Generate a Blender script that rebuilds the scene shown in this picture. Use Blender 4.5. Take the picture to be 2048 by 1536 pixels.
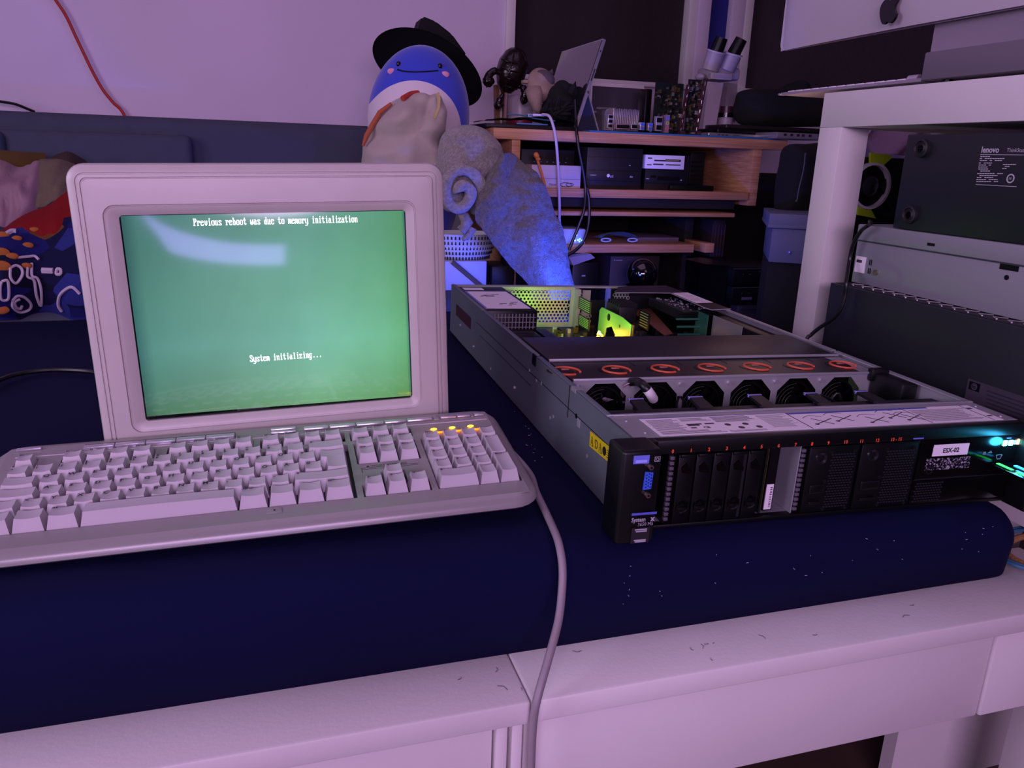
import bpy, bmesh, math, random
from mathutils import Matrix, Vector, Euler, noise
for o in list(bpy.data.objects): bpy.data.objects.remove(o)
S = bpy.context.scene; C = S.collection
random.seed(7)
rnd = random.uniform

# ------------------------------------------------------------ camera
F, PITCH, ROLL, YAW, CH = 1571.6, .2835, .0338, .3047, .3236
CR = Matrix.Rotation(-YAW, 3, 'Z') @ Matrix.Rotation(math.pi/2-PITCH, 3, 'X') @ Matrix.Rotation(ROLL, 3, 'Z')
CP = Vector((0, 0, CH))
cd = bpy.data.cameras.new('camera'); cam = bpy.data.objects.new('camera', cd); C.objects.link(cam)
cam.matrix_world = Matrix.Translation(CP) @ CR.to_4x4()
cd.sensor_width = 36; cd.lens = F/2048*36; cd.clip_start = .02; cd.clip_end = 30
S.camera = cam
S.view_settings.view_transform = 'Standard'; S.view_settings.look = 'None'
S.view_settings.gamma = 1; S.view_settings.use_curve_mapping = False
S.view_settings.exposure = 0
w = bpy.data.worlds.new('world'); S.world = w; w.use_nodes = True
w.node_tree.nodes['Background'].inputs[0].default_value = (.25, .16, .4, 1)
w.node_tree.nodes['Background'].inputs[1].default_value = .02

def at(x, y, X=None, Y=None, Z=None):
    "point of the place seen at pixel x, y of the 2048x1536 frame, on the plane X= , Y= or Z="
    d = CR @ Vector(((x-1024)/F, -(y-768)/F, -1))
    k = X/d.x if X is not None else (Y/d.y if Y is not None else (Z-CH)/d.z)
    return CP + d*k

# ------------------------------------------------------------ lights
def area(name, loc, to, sx, sy, col, power):
    l = bpy.data.lights.new(name, 'AREA'); l.shape = 'RECTANGLE'; l.size = sx; l.size_y = sy
    l.color = col; l.energy = power
    o = bpy.data.objects.new(name, l); C.objects.link(o); o.location = loc
    o.rotation_euler = (Vector(to)-Vector(loc)).to_track_quat('-Z', 'Y').to_euler()
    return o
def point(name, loc, col, power, r=.01):
    l = bpy.data.lights.new(name, 'POINT'); l.color = col; l.energy = power; l.shadow_soft_size = r
    o = bpy.data.objects.new(name, l); C.objects.link(o); o.location = loc; return o
LV = (.88, .555, 1.0)
area('room_strip_light', (-.35, -1.5, .70), (.4, 2.2, .15), 1.7, .42, LV, 36)
area('side_fill_light', (-1.9, .2, .75), (.9, 1.0, .1), 1.2, .9, (.80, .66, 1.0), 23)  # fill added from the left for the side tables; no window there
area('ceiling_glow', (.3, 1.0, 1.75), (.3, 1.0, 0), 1.6, 1.6, (.9, .54, 1), 5.5)
area('screen_glow', (-.15, -1.2, .235), (-.15, 0, .24), .46, .12, (.42, .30, 1), 2.2)
point('warm_fill_light', (.95, 1.35, .30), (1, .55, .55), .25, .08)  # extra warm fill added between table and desk; no window there

# ------------------------------------------------------------ materials
def lin(h):
    v = [int(h[i:i+2], 16)/255 for i in (0, 2, 4)]
    return tuple(c/12.92 if c <= .04045 else ((c+.055)/1.055)**2.4 for c in v)
MC = {}
def mat(name, hexc, rough=.5, metal=0, bump=None, emit=0, var=0, vscale=20, spec=.5, coat=0, sheen=0):
    if name in MC: return MC[name]
    m = bpy.data.materials.new(name); m.use_nodes = True; MC[name] = m
    nt = m.node_tree; b = nt.nodes['Principled BSDF']; c = lin(hexc)
    b.inputs['Base Color'].default_value = (*c, 1)
    b.inputs['Roughness'].default_value = rough; b.inputs['Metallic'].default_value = metal
    b.inputs['Specular IOR Level'].default_value = spec
    b.inputs['Coat Weight'].default_value = coat; b.inputs['Sheen Weight'].default_value = sheen
    if emit:
        b.inputs['Emission Color'].default_value = (*c, 1); b.inputs['Emission Strength'].default_value = emit
    if bump or var:
        tc = nt.nodes.new('ShaderNodeTexCoord')
    if bump:
        n = nt.nodes.new('ShaderNodeTexNoise'); n.inputs['Scale'].default_value = bump[0]; n.inputs['Detail'].default_value = 4
        bp = nt.nodes.new('ShaderNodeBump'); bp.inputs['Strength'].default_value = bump[1]; bp.inputs['Distance'].default_value = bump[2] if len(bump) > 2 else .001
        nt.links.new(tc.outputs['Object'], n.inputs['Vector']); nt.links.new(n.outputs[0], bp.inputs['Height'])
        nt.links.new(bp.outputs[0], b.inputs['Normal'])
    if var:
        n = nt.nodes.new('ShaderNodeTexNoise'); n.inputs['Scale'].default_value = vscale; n.inputs['Detail'].default_value = 6
        r = nt.nodes.new('ShaderNodeValToRGB'); r.color_ramp.elements[0].position = .3; r.color_ramp.elements[1].position = .7
        r.color_ramp.elements[0].color = (*[x*(1-var) for x in c], 1); r.color_ramp.elements[1].color = (*[min(1, x*(1+var)) for x in c], 1)
        nt.links.new(tc.outputs['Object'], n.inputs['Vector']); nt.links.new(n.outputs[0], r.inputs[0])
        nt.links.new(r.outputs[0], b.inputs['Base Color'])
        if emit: nt.links.new(r.outputs[0], b.inputs['Emission Color'])
    return m

M_white = mat('white_paint', 'd8d2d0', .45, bump=(220, .15), var=.04, vscale=6)
M_wall = mat('wall_paint', 'd0c0d4', .9, bump=(260, .35), var=.04, vscale=3)
M_plas = mat('warm_grey_plastic', 'b9b1ac', .38, bump=(900, .12, .0004), var=.03, vscale=30)
M_key = mat('keycap_plastic', 'b6aeb4', .42, bump=(1500, .15, .0003))
M_keyb = mat('keyboard_housing', '8c8786', .27, bump=(1200, .12, .0003), spec=.7)
M_leg = mat('key_legend', '2a2330', .6)
M_blk = mat('black_plastic', '060608', .40, spec=.35)
M_blk2 = mat('black_gloss', '060608', .15)
M_dk = mat('dark_grey_plastic', '131217', .5, bump=(700, .1), spec=.35)
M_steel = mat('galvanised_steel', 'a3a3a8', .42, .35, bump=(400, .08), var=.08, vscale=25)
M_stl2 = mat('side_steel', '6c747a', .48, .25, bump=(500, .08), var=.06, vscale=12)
M_alu = mat('silver_aluminium', 'b9b3b8', .33, .8, bump=(900, .04))
M_chrome = mat('silver_button', 'c9c2cc', .2, .6)
M_lab = mat('label_paper', 'f0e8ee', .5)
M_ink = mat('label_ink', '38303c', .6)
M_yel = mat('warning_yellow', 'd8c418', .5)
M_org = mat('orange_mark', 'd8502a', .5)
M_blu = mat('blue_plastic', '6f78e0', .4)
M_blu2 = mat('port_blue', '3a5fd8', .4)
M_navy = mat('navy_sheet', '050830', .9, bump=(1400, .25, .0004), var=.10, vscale=5, spec=.15)
M_sofa = mat('sofa_fabric', '414455', .95, bump=(900, .4), var=.05, vscale=30)
M_pcb = mat('circuit_board', '0e1a14', .4, var=.4, vscale=120)
M_gold = mat('gold_contact', '5a4a2c', .4, .5)
M_cab = mat('grey_cable', '8b7f86', .5)
M_bcab = mat('black_cable', '08080c', .4)

# ------------------------------------------------------------ mesh helper
class G:
    def __init__(s): s.b = bmesh.new()
    def _m(s, fs, m, sm=False):
        for f in fs: f.material_index = m; f.smooth = sm
    def box(s, x0, x1, y0, y1, z0, z1, m=0, bev=0, T=None, seg=2):
        r = bmesh.ops.create_cube(s.b, size=1); vs = r['verts']
        for v in vs: v.co = Vector((x0+(x1-x0)*(v.co.x+.5), y0+(y1-y0)*(v.co.y+.5), z0+(z1-z0)*(v.co.z+.5)))
        fs = list({f for v in vs for f in v.link_faces})
        if bev:
            es = list({e for v in vs for e in v.link_edges})
            rr = bmesh.ops.bevel(s.b, geom=es, offset=bev, segments=seg, affect='EDGES', profile=.5)
            fs = list({f for v in vs if v.is_valid for f in v.link_faces} | set(rr['faces']))
            vs = list({v for f in fs for v in f.verts})
        s._m(fs, m, bool(bev))
        if T is not None: bmesh.ops.transform(s.b, matrix=T, verts=vs)
        return s
    def cyl(s, p0, p1, r0, r1=None, n=20, m=0, cap=True):
        p0, p1 = Vector(p0), Vector(p1); r1 = r0 if r1 is None else r1
        q = (p1-p0).to_track_quat('Z', 'Y').to_matrix(); rings = []
        for p, r in ((p0, r0), (p1, r1)):
            rings.append([s.b.verts.new(p+q@Vector((r*math.cos(2*math.pi*i/n), r*math.sin(2*math.pi*i/n), 0))) for i in range(n)])
        for i in range(n):
            j = (i+1) % n; f = s.b.faces.new((rings[0][i], rings[0][j], rings[1][j], rings[1][i])); f.material_index = m; f.smooth = True
        if cap:
            f = s.b.faces.new(rings[0][::-1]); f.material_index = m
            f = s.b.faces.new(rings[1]); f.material_index = m
        return s
    def loft(s, pts, rad, n=10, m=0, cap=True, nz=0, ns=8, up=None):
        "tube through pts; rad = number, list of numbers or list of (a, b)"
        pts = [Vector(p) for p in pts]; k = len(pts); rings = []
        if isinstance(rad, (int, float)): rad = [rad]*k
        prev = up and Vector(up)
        for i, p in enumerate(pts):
            t = (pts[min(i+1, k-1)]-pts[max(i-1, 0)]).normalized()
            if prev is None: prev = t.orthogonal().normalized()
            u = prev-t*prev.dot(t)
            u = u.normalized() if u.length > 1e-6 else t.orthogonal().normalized()
            v = t.cross(u); prev = u if up is None else Vector(up)
            a, b = rad[i] if isinstance(rad[i], (tuple, list)) else (rad[i], rad[i])
            ring = []
            for j in range(n):
                c, d = math.cos(2*math.pi*j/n), math.sin(2*math.pi*j/n)
                q = p+u*a*c+v*b*d
                if nz: q = q+(u*c+v*d)*noise.noise(q*ns)*nz
                ring.append(s.b.verts.new(q))
            rings.append(ring)
        for i in range(k-1):
            for j in range(n):
                l = (j+1) % n; f = s.b.faces.new((rings[i][j], rings[i][l], rings[i+1][l], rings[i+1][j])); f.material_index = m; f.smooth = True
        if cap:
            f = s.b.faces.new(rings[0][::-1]); f.material_index = m; f = s.b.faces.new(rings[-1]); f.material_index = m
        return s
    def tube(s, ctrl, r, n=8, m=0, sub=8):
        return s.loft(spline(ctrl, sub), r, n, m)
    def ball(s, c, rx, ry=None, rz=None, R=None, nu=24, nv=14, m=0, nz=0, ns=8, pw=1):
        ry = rx if ry is None else ry; rz = rx if rz is None else rz
        r = bmesh.ops.create_uvsphere(s.b, u_segments=nu, v_segments=nv, radius=1); vs = r['verts']
        for v in vs:
            p = v.co.copy()
            if pw != 1: p = Vector([math.copysign(abs(a)**pw, a) for a in p])
            p = Vector((p.x*rx, p.y*ry, p.z*rz))
            if R is not None: p = R @ p
            p = p+Vector(c)
            if nz: p = p+(p-Vector(c)).normalized()*noise.noise(p*ns)*nz
            v.co = p
        s._m({f for v in vs for f in v.link_faces}, m, True); return s
    def poly(s, pts, m=0):
        f = s.b.faces.new([s.b.verts.new(p) for p in pts]); f.material_index = m; return s
    def prism(s, pts, ext, m=0, sm=False):
        "closed polygon (3d points) extruded by vector ext"
        e = Vector(ext); a = [s.b.verts.new(p) for p in pts]; b = [s.b.verts.new(Vector(p)+e) for p in pts]; n = len(a)
        fs = [s.b.faces.new(a[::-1]), s.b.faces.new(b)]
        for i in range(n):
            f = s.b.faces.new((a[i], a[(i+1) % n], b[(i+1) % n], b[i])); f.smooth = sm; fs.append(f)
        for f in fs: f.material_index = m
        return s
    def grid(s, fn, nu, nv, m=0, sm=True):
        V = [[s.b.verts.new(fn(i/nu, j/nv)) for j in range(nv+1)] for i in range(nu+1)]
        for i in range(nu):
            for j in range(nv):
                f = s.b.faces.new((V[i][j], V[i+1][j], V[i+1][j+1], V[i][j+1])); f.material_index = m; f.smooth = sm
        return s
    def text(s, st, size, T, m=0, al='LEFT', sx=1, bold=0):
        cu = bpy.data.curves.new('t', 'FONT'); cu.body = st; cu.size = size; cu.align_x = al; cu.resolution_u = 2; cu.offset = bold
        o = bpy.data.objects.new('t', cu); me = bpy.data.meshes.new_from_object(o)
        me.transform(T @ Matrix.Diagonal((sx, 1, 1, 1)))
        k = len(s.b.faces); s.b.from_mesh(me); s.b.faces.ensure_lookup_table()
        for f in s.b.faces[k:]: f.material_index = m; f.smooth = False
        bpy.data.objects.remove(o); bpy.data.curves.remove(cu); bpy.data.meshes.remove(me); return s
    def lathe(s, c, prof, n=24, m=0, R=None, ring=0):
        rings = []
        for r, z in prof:
            ring = []
            for i in range(n):
                p = Vector((r*math.cos(2*math.pi*i/n), r*math.sin(2*math.pi*i/n), z))
                if R is not None: p = R @ p
                ring.append(s.b.verts.new(p+Vector(c)))
            rings.append(ring)
        for a, b in zip(rings, rings[1:]+([rings[0]] if ring else [])):
            for i in range(n):
                j = (i+1) % n; f = s.b.faces.new((a[i], a[j], b[j], b[i])); f.material_index = m; f.smooth = True
        if ring: return s
        f = s.b.faces.new(rings[0][::-1]); f.material_index = m; f = s.b.faces.new(rings[-1]); f.material_index = m
        return s
    def xf(s, T): bmesh.ops.transform(s.b, matrix=T, verts=s.b.verts); return s
    def build(s, name, mats, parent=None, local=True, ang=40, label=None, origin=None, recalc=True):
        if recalc: bmesh.ops.recalc_face_normals(s.b, faces=s.b.faces)
        if parent is not None and not local:
            bmesh.ops.transform(s.b, matrix=WM[parent.name].inverted(), verts=s.b.verts)
        if origin is not None: bmesh.ops.translate(s.b, vec=-Vector(origin), verts=s.b.verts)
        me = bpy.data.meshes.new(name); s.b.to_mesh(me); s.b.free()
        for m in (mats if isinstance(mats, (list, tuple)) else [mats]): me.materials.append(m)
        if ang: me.set_sharp_from_angle(angle=math.radians(ang))
        o = bpy.data.objects.new(name, me); C.objects.link(o)
        if parent is not None: o.parent = parent
        if origin is not None: o.location = origin
        WM[o.name] = (WM[parent.name] if parent is not None else Matrix.Identity(4)) @ (Matrix.Translation(origin) if origin is not None else Matrix.Identity(4))
        if label: o['label'] = label
        return o
WM = {}
def spline(c, sub=8):
    c = [Vector(p) for p in c]; c = [2*c[0]-c[1]]+c+[2*c[-1]-c[-2]]; out = []
    for i in range(1, len(c)-2):
        for k in range(sub):
            t = k/sub; a, b, d, e = c[i-1:i+3]
            out.append(.5*((2*b)+(d-a)*t+(2*a-5*b+4*d-e)*t*t+(-a+3*b-3*d+e)*t**3))
    out.append(c[-2]); return out
def thing(name, label, cat, loc=(0, 0, 0), Mx=None, group=None):
    o = bpy.data.objects.new(name, None); C.objects.link(o); o.empty_display_size = .05
    T = Mx if Mx is not None else Matrix.Translation(loc)
    o.matrix_world = T; WM[o.name] = T.copy()
    return tag(o, label, cat, group)
def tag(o, label, cat, group=None):
    o['label'] = label; o['category'] = cat
    if group: o['group'] = group
    return o
def struct(o): o['kind'] = 'structure'; return o
def TX(loc, xa, ya):
    "matrix with columns x axis, y axis (text plane) at loc"
    xa = Vector(xa).normalized(); ya = Vector(ya).normalized(); za = xa.cross(ya)
    return Matrix.Translation(loc) @ Matrix((xa, ya, za)).transposed().to_4x4()
FRONT = lambda x, y, z: TX((x, y, z), (1, 0, 0), (0, 0, 1))
def simple(name, mats, g, label, cat, group=None, ang=40):
    "single-mesh top-level thing, origin at the middle of its base"
    vs = [v.co for v in g.b.verts]; lo = [min(v[i] for v in vs) for i in range(3)]; hi = [max(v[i] for v in vs) for i in range(3)]
    o = g.build(name, mats, origin=((lo[0]+hi[0])/2, (lo[1]+hi[1])/2, lo[2]), ang=ang)
    return tag(o, label, cat, group)
def pxbox(g, x0, y0, x1, y1, Y, dep, m=0, bev=0, zb=None):
    "box whose front face covers the pixels, at depth Y"
    a = at(x0, y1, Y=Y); b = at(x1, y0, Y=Y)
    g.box(a.x, b.x, Y, Y+dep, a.z if zb is None else zb, b.z, m, bev); return a, b
def rrect(x0, x1, z0, z1, r, n=6):
    out = []
    for cx, cz, a0 in ((x1-r, z0+r, -90), (x1-r, z1-r, 0), (x0+r, z1-r, 90), (x0+r, z0+r, 180)):
        for i in range(n+1):
            a = math.radians(a0+90*i/n); out.append((cx+r*math.cos(a), cz+r*math.sin(a)))
    return out
def rings(g, rs, m=0, cap0=False, cap1=False, mm=None):
    "skin successive closed rings of 3d points"
    R = [[g.b.verts.new(p) for p in r] for r in rs]; n = len(R[0])
    for k, (a, b) in enumerate(zip(R, R[1:])):
        for i in range(n):
            j = (i+1) % n; f = g.b.faces.new((a[i], a[j], b[j], b[i])); f.smooth = True; f.material_index = mm[k] if mm else m
    if cap0: f = g.b.faces.new(R[0][::-1]); f.material_index = m
    if cap1: f = g.b.faces.new(R[-1]); f.material_index = m
    return g

# ------------------------------------------------------------ room shell
FZ = -.471
def slab(name, x0, x1, y0, y1, z0, z1, m):
    return struct(G().box(x0, x1, y0, y1, z0, z1).build(name, m))
M_floor = mat('floor_wood', '4a3830', .5, var=.2, vscale=9)
M_room = mat('far_wall_paint', '6a6070', .9)
WY = 2.52
slab('floor', -2.2, 2.9, -2.2, WY+.1, FZ-.1, FZ, M_floor)
slab('ceiling', -2.2, 2.9, -2.2, WY+.1, 1.95, 2.0, M_room)
slab('wall_left', -2.3, -2.2, -2.2, WY+.1, FZ, 1.95, M_room)
slab('wall_right', 2.9, 3.0, -2.2, WY+.1, FZ, 1.95, M_room)
slab('wall_front', -2.2, 2.9, -2.3, -2.2, FZ, 1.95, M_room)
# back wall with two window openings
wx0 = at(1010, 60, Y=WY).x; wx1 = at(1392, 60, Y=WY).x; wx2 = at(1484, 60, Y=WY).x
wz0 = at(1488, 178, Y=WY).z
g = G()
g.box(-2.2, wx0, WY, WY+.1, FZ, 1.95); g.box(wx0, 2.9, WY, WY+.1, FZ, wz0)
g.box(wx0, 2.9, WY, WY+.1, 1.75, 1.95); g.box(wx1, wx2, WY+.03, WY+.1, wz0, 1.75); g.box(2.7, 2.9, WY, WY+.1, wz0, 1.75)
struct(g.build('wall_back', M_wall))
struct(G().box(wx1, wx1+.045, WY-.01, WY+.03, wz0, 1.75, bev=.004).box(wx2-.05, wx2, WY-.01, WY+.03, wz0, 1.75, bev=.004).build('trim_1', M_wall))
M_nav2 = mat('navy_paint', '1b1f78', .7)
struct(G().box(wx1+.045, wx2-.05, WY+.018, WY+.03, wz0, 1.75).build('trim_2', M_nav2))
M_blind = mat('blackout_blind', '1d1018', .8, bump=(60, .3, .004))
M_blind2 = mat('grey_blind', '3a3038', .85, bump=(40, .5, .006), var=.1, vscale=8)
M_glass = mat('window_glass', '0a0a12', .05)
for k, (a, b, m) in enumerate(((wx0, wx1, M_blind), (wx2, 2.7, M_blind2))):
    wn = struct(G().box(a, a+.03, WY-.012, WY+.06, wz0, 1.75, bev=.003).box(b-.03, b, WY+.0, WY+.06, wz0, 1.75, bev=.003)
        .box(a, b, WY, WY+.06, 1.71, 1.75).box(a-.01, b+.01, WY-.03, WY+.06, wz0-.015, wz0, bev=.003).build('window_%d' % (k+1), M_white))
    G().box(a+.03, b-.03, WY+.05, WY+.055, wz0, 1.72).build('pane', M_glass, wn)
    G().grid(lambda u, v, a=a, b=b: Vector((a+.031+(b-a-.062)*u, WY+.035+.004*math.sin(u*9)+.003*noise.noise(Vector((u*6, v*3, k))), wz0+.004+v*(1.70-wz0))), 40, 20).build('blind', m, wn)
struct(G().box(-2.2, wx0, WY-.012, WY, FZ, FZ+.08).build('baseboard_back', M_white))
# ------------------------------------------------------------ bed
bed = thing('bed_frame', 'white painted wooden bed frame with a broad ledge under the navy mattress', 'bed', (-.3, .9, FZ))
g = G()
g.box(-1.3, .178, .488, .60, -.106, -.085, bev=.0025)
g.box(.1785, .80, .488, .60, -.106, -.085, bev=.0025)
g.build('ledge', M_white, bed, local=False)
G().box(.176, .658, .497, .515, -.2035, -.106, bev=.0015).build('front_panel', M_white, bed, local=False)
G().box(-1.3, .150, .497, .515, -.25, -.106, bev=.0015).build('front_panel', M_white, bed, local=False)
G().box(.660, .80, .495, .515, -.2035, -.106, bev=.002).build('corner_post', M_white, bed, local=False)
for x0_, x1_ in ((.152, .162), (.165, .1745)): G().box(x0_, x1_, .494, .52, FZ, -.106, bev=.002).build('grooved_strip', M_white, bed, local=False)
G().box(.748, .768, .60, 1.655, -.20, -.088, bev=.002).build('side_rail', M_white, bed, local=False)
G().box(-1.3, .735, .60, 1.655, -.12, -.088).build('slat_base', M_white, bed, local=False)
p = at(1790, 1500, Y=.66)
G().box(p.x, 1.3, .66, .68, FZ, -.2036).build('inner_panel', M_white, bed, local=False)
G().box(-1.3, -1.28, .6, 1.655, FZ, -.12).build('end_panel', M_white, bed, local=False)
g = G()
vs = bmesh.ops.create_cube(g.b, size=1)['verts']
for v in vs: v.co = Vector((-1.25+1.995*(v.co.x+.5), .551+1.105*(v.co.y+.5), -.0848+.0848*(v.co.z+.5)))
bmesh.ops.bevel(g.b, geom=[e for e in g.b.edges if max(v.co.z for v in e.verts) > -.01], offset=.036, segments=7, affect='EDGES', profile=.5)
bmesh.ops.subdivide_edges(g.b, edges=[e for e in g.b.edges if e.calc_length() > .3], cuts=30, use_grid_fill=True)
for v in g.b.verts:
    c = v.co.copy(); n = noise.noise(c*9)*.0025+noise.noise(Vector((c.x*22, c.y*6, c.z*30)))*.0012
    if c.z > -.005: v.co.z += n*.6-.001
    elif c.z < -.08: pass
    elif c.y < .7: v.co.y += n*1.6-.003*math.sin(math.pi*min(1, max(0, (c.z+.085)/.085)))
    if c.z > -.04:
        if c.x > .3: v.co.z -= .012*min(1, (c.x-.3)/.43)
        else: v.co.z += .013*min(1, max(0, (.275-c.x)/.05))*min(1, max(0, (.79-c.y)/.05))
for f in g.b.faces: f.smooth = True
simple('mattress', M_navy, g, 'thick mattress in a navy blue sheet under the old monitor, keyboard and open server', 'mattress', ang=0)

# ------------------------------------------------------------ monitor
def pose(loc, a, b, c):
    return Matrix.Translation(loc) @ Matrix.Rotation(c, 4, 'Z') @ Matrix.Rotation(a, 4, 'X') @ Matrix.Rotation(b, 4, 'Y')
MT = pose((-.1226, .7985, .0627), -.0267, -.0296, .0049)
mon = thing('monitor', 'old boxy beige monitor showing white boot text on a green screen', 'monitor', Mx=MT)
ox0, ox1, oz0, oz1 = -.0405, .3035, -.0605, .2425
def R3(x0, x1, z0, z1, r, y): return [(x, y, z) for x, z in rrect(x0, x1, z0, z1, r, 6)]
def O(i, y): return R3(ox0+i, ox1-i, oz0+i, oz1-i, max(.016-i, .006), y)
g = G()
rs = [O(.07, .17), O(.055, .165), O(.012, .05), O(.004, .046), O(0, .042), O(0, .006), O(.0015, .001), O(.005, -.0015), O(.0082, -.002), O(.0086, -.0006), O(.0094, -.0006), O(.0098, -.0028),
      O(.0122, -.0032), O(.0126, -.0016), O(.0134, -.0016), O(.0138, -.0042), O(.017, -.0045)]
iz = (-.0125, .2725, -.0105, .2055)
def I(i, y, r=.010): return R3(iz[0]+i, iz[1]-i, iz[2]+i, iz[3]-i, r, y)
rs += [I(-.0005, -.0045, .0105), I(0, -.0025), I(.0012, -.0022, .009), I(.0016, -.0036, .0088), I(.004, -.0032, .008)]
rs += [R3(-.0005, .2632, -.001, .1965, .0035, .0006), R3(-.0005, .2632, -.001, .1965, .0035, .012)]
rings(g, rs, cap0=True)
g.build('housing', M_plas, mon, ang=35)
def scr(u, v, off=0):
    b = (1-(2*u-1)**2)*(1-(2*v-1)**2); return Vector((-.003+.2685*u, .0035-.0034*b-off, -.003+.2015*v))
G().grid(lambda u, v: scr(u, v), 24, 20).build('picture_tube', mat('dark_crt_glass', '050607', .06), mon)
mp = bpy.data.materials.new('lit_green_screen'); mp.use_nodes = True; nt = mp.node_tree; b = nt.nodes['Principled BSDF']
b.inputs['Base Color'].default_value = (.01, .015, .012, 1); b.inputs['Roughness'].default_value = .07
tc = nt.nodes.new('ShaderNodeTexCoord'); sp = nt.nodes.new('ShaderNodeSeparateXYZ'); nt.links.new(tc.outputs['Object'], sp.inputs[0])
def ramp(src, stops):
    r = nt.nodes.new('ShaderNodeValToRGB'); e = r.color_ramp.elements
    while len(e) < len(stops): e.new(.5)
    for k, (p_, c_) in enumerate(stops): e[k].position = p_; e[k].color = (*lin(c_), 1)
    nt.links.new(src, r.inputs[0]); return r.outputs[0]
def mth(op, a, v):
    n = nt.nodes.new('ShaderNodeMath'); n.operation = op; nt.links.new(a, n.inputs[0]); n.inputs[1].default_value = v; return n.outputs[0]
ux = mth('MULTIPLY', sp.outputs['X'], 1/.263); uz = mth('MULTIPLY', sp.outputs['Z'], 1/.197)
ns = nt.nodes.new('ShaderNodeTexNoise'); ns.inputs['Scale'].default_value = 9; ns.inputs['Detail'].default_value = 3; nt.links.new(tc.outputs['Object'], ns.inputs['Vector'])
c1 = ramp(ux, [(0, '3d6468'), (.05, '5d8884'), (.3, '739a94'), (.62, '82b2a6'), (.9, '78ae90'), (.985, '6ea67a'), (1, '3f6c74')])
c2 = ramp(uz, [(0, 'b8c89a'), (.12, 'c8d8c0'), (.35, 'd0e8e0'), (.6, 'c6dcd0'), (1, 'b0c8c4')])
mx = nt.nodes.new('ShaderNodeMix'); mx.data_type = 'RGBA'; mx.blend_type = 'MULTIPLY'; mx.inputs[0].default_value = 1
nt.links.new(c1, mx.inputs[6]); nt.links.new(c2, mx.inputs[7])
m2 = nt.nodes.new('ShaderNodeMix'); m2.data_type = 'RGBA'; m2.blend_type = 'OVERLAY'; m2.inputs[0].default_value = .25
nt.links.new(mx.outputs[2], m2.inputs[6]); nt.links.new(ns.outputs[0], m2.inputs[7])
nt.links.new(m2.outputs[2], b.inputs['Emission Color']); b.inputs['Emission Strength'].default_value = 1.35
MC['lit_green_screen'] = mp
def pic(u, v):
    z0 = .0032-.0022*u; q = Vector((.0006+.2616*u, 0, z0+(.1958-z0)*v)); b = (1-((q.x+.003)/.2685*2-1)**2)*(1-((q.z+.003)/.2015*2-1)**2)
    q.y = .0035-.0034*b-.0004; return q
so = G().grid(pic, 30, 24).build('screen', mp, mon)
FNT = {'P': (2, 'FC6666667C60606060F0'), 'r': (5, 'DC7666606060F0'), 'e': (5, '7CC6FEC0C0C67C'), 'v': (5, '66666666663C18'), 'i': (2, '1818003818181818183C'), 'o': (5, '7CC6C6C6C6C67C'),
 'u': (5, 'CCCCCCCCCCCC76'), 's': (5, '7CC660380CC67C'), 'b': (2, 'E06060786C666666667C'), 't': (2, '103030FC30303030361C'), 'w': (5, 'C6C6C6D6D6FE6C'), 'a': (5, '780C7CCCCCCC76'),
 'd': (2, '1C0C0C3C6CCCCCCCCC76'), 'm': (5, 'ECFED6D6D6D6C6'), 'y': (5, 'C6C6C6C6C6C67E060CF8'), 'n': (5, 'DC666666666666'), 'l': (2, '3818181818181818183C'), 'z': (5, 'FECC183060C6FE'),
 'S': (2, '7CC6C660380C06C6C67C'), 'g': (5, '76CCCCCCCCCC7C0CCC78'), '.': (10, '1818')}
for st, x0, zt, sl in (('Previous reboot was due to memory initialization', .0622, .1935, -.0002), ('System initializing...', .1012, .0592, .0)):
    pw = .00319/8; ph = .00068; g = G()
    for k, ch in enumerate(st):
        if ch == ' ': continue
        r0, hx = FNT[ch]
        for j in range(len(hx)//2):
            bits = format(int(hx[2*j:2*j+2], 16), '08b'); i = 0
            while i < 8:
                if bits[i] == '1':
                    e = i
                    while e < 8 and bits[e] == '1': e += 1
                    x = x0+(k*8+i)*pw; x2 = x0+(k*8+e)*pw+pw*.25; z = zt-(r0+j)*ph
                    q = [(x, z), (x2, z), (x2, z-ph*1.02), (x, z-ph*1.02)]
                    g.poly([(a_, pic(a_/.2622, c_/.196).y-.0002, c_) for a_, c_ in q[::-1]]); i = e
                else: i += 1
    g.build('screen_text', mat('glowing_text', 'f4fff8', .5, emit=1.3), so, ang=0, recalc=False)
G().box(.06, .20, .05, .20, -.085, -.058, bev=.004).build('foot', M_plas, mon)

# ------------------------------------------------------------ keyboard
KT = pose((-.2239, .6309, .0326), .1239, -.0216, -.0109)
kb = thing('keyboard', 'wide beige keyboard with silver media buttons and lit orange indicator strip', 'keyboard', Mx=KT)
def KO(i, z=None, r=.027):
    pts = rrect(-.024+i, .446-i, -.0300+i, .157-i, max(r-i, .001), 6)
    return [(x, y, -.0150 if z is None else z) for x, y in pts]
g = G()
rings(g, [KO(.016, -.0145), KO(.009, -.0138), KO(.0022, -.0118), KO(0, -.0095), KO(.0010, -.0062), KO(.0032, -.0032), KO(.006, -.0014), KO(.0085, -.0005, .024), [(x, y, 0) for x, y in rrect(-.0115, .4345, -.0205, .1445, .0006, 6)]], cap0=True)
wells = [(-.0015, .2862, -.0015, .0968), (-.0015, .0165, .1035, .1225), (.0355, .1135, .1035, .1225), (.1235, .2000, .1035, .1225), (.2058, .2852, .1035, .1225), (.2900, .3510, .1035, .1225),
         (.2918, .3510, .0565, .0968), (.2918, .3510, -.0015, .0192), (.3105, .3325, .0192, .0388), (.3565, .4335, -.0015, .0968), (.0500, .1830, .1305, .1475-.004)]
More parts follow.
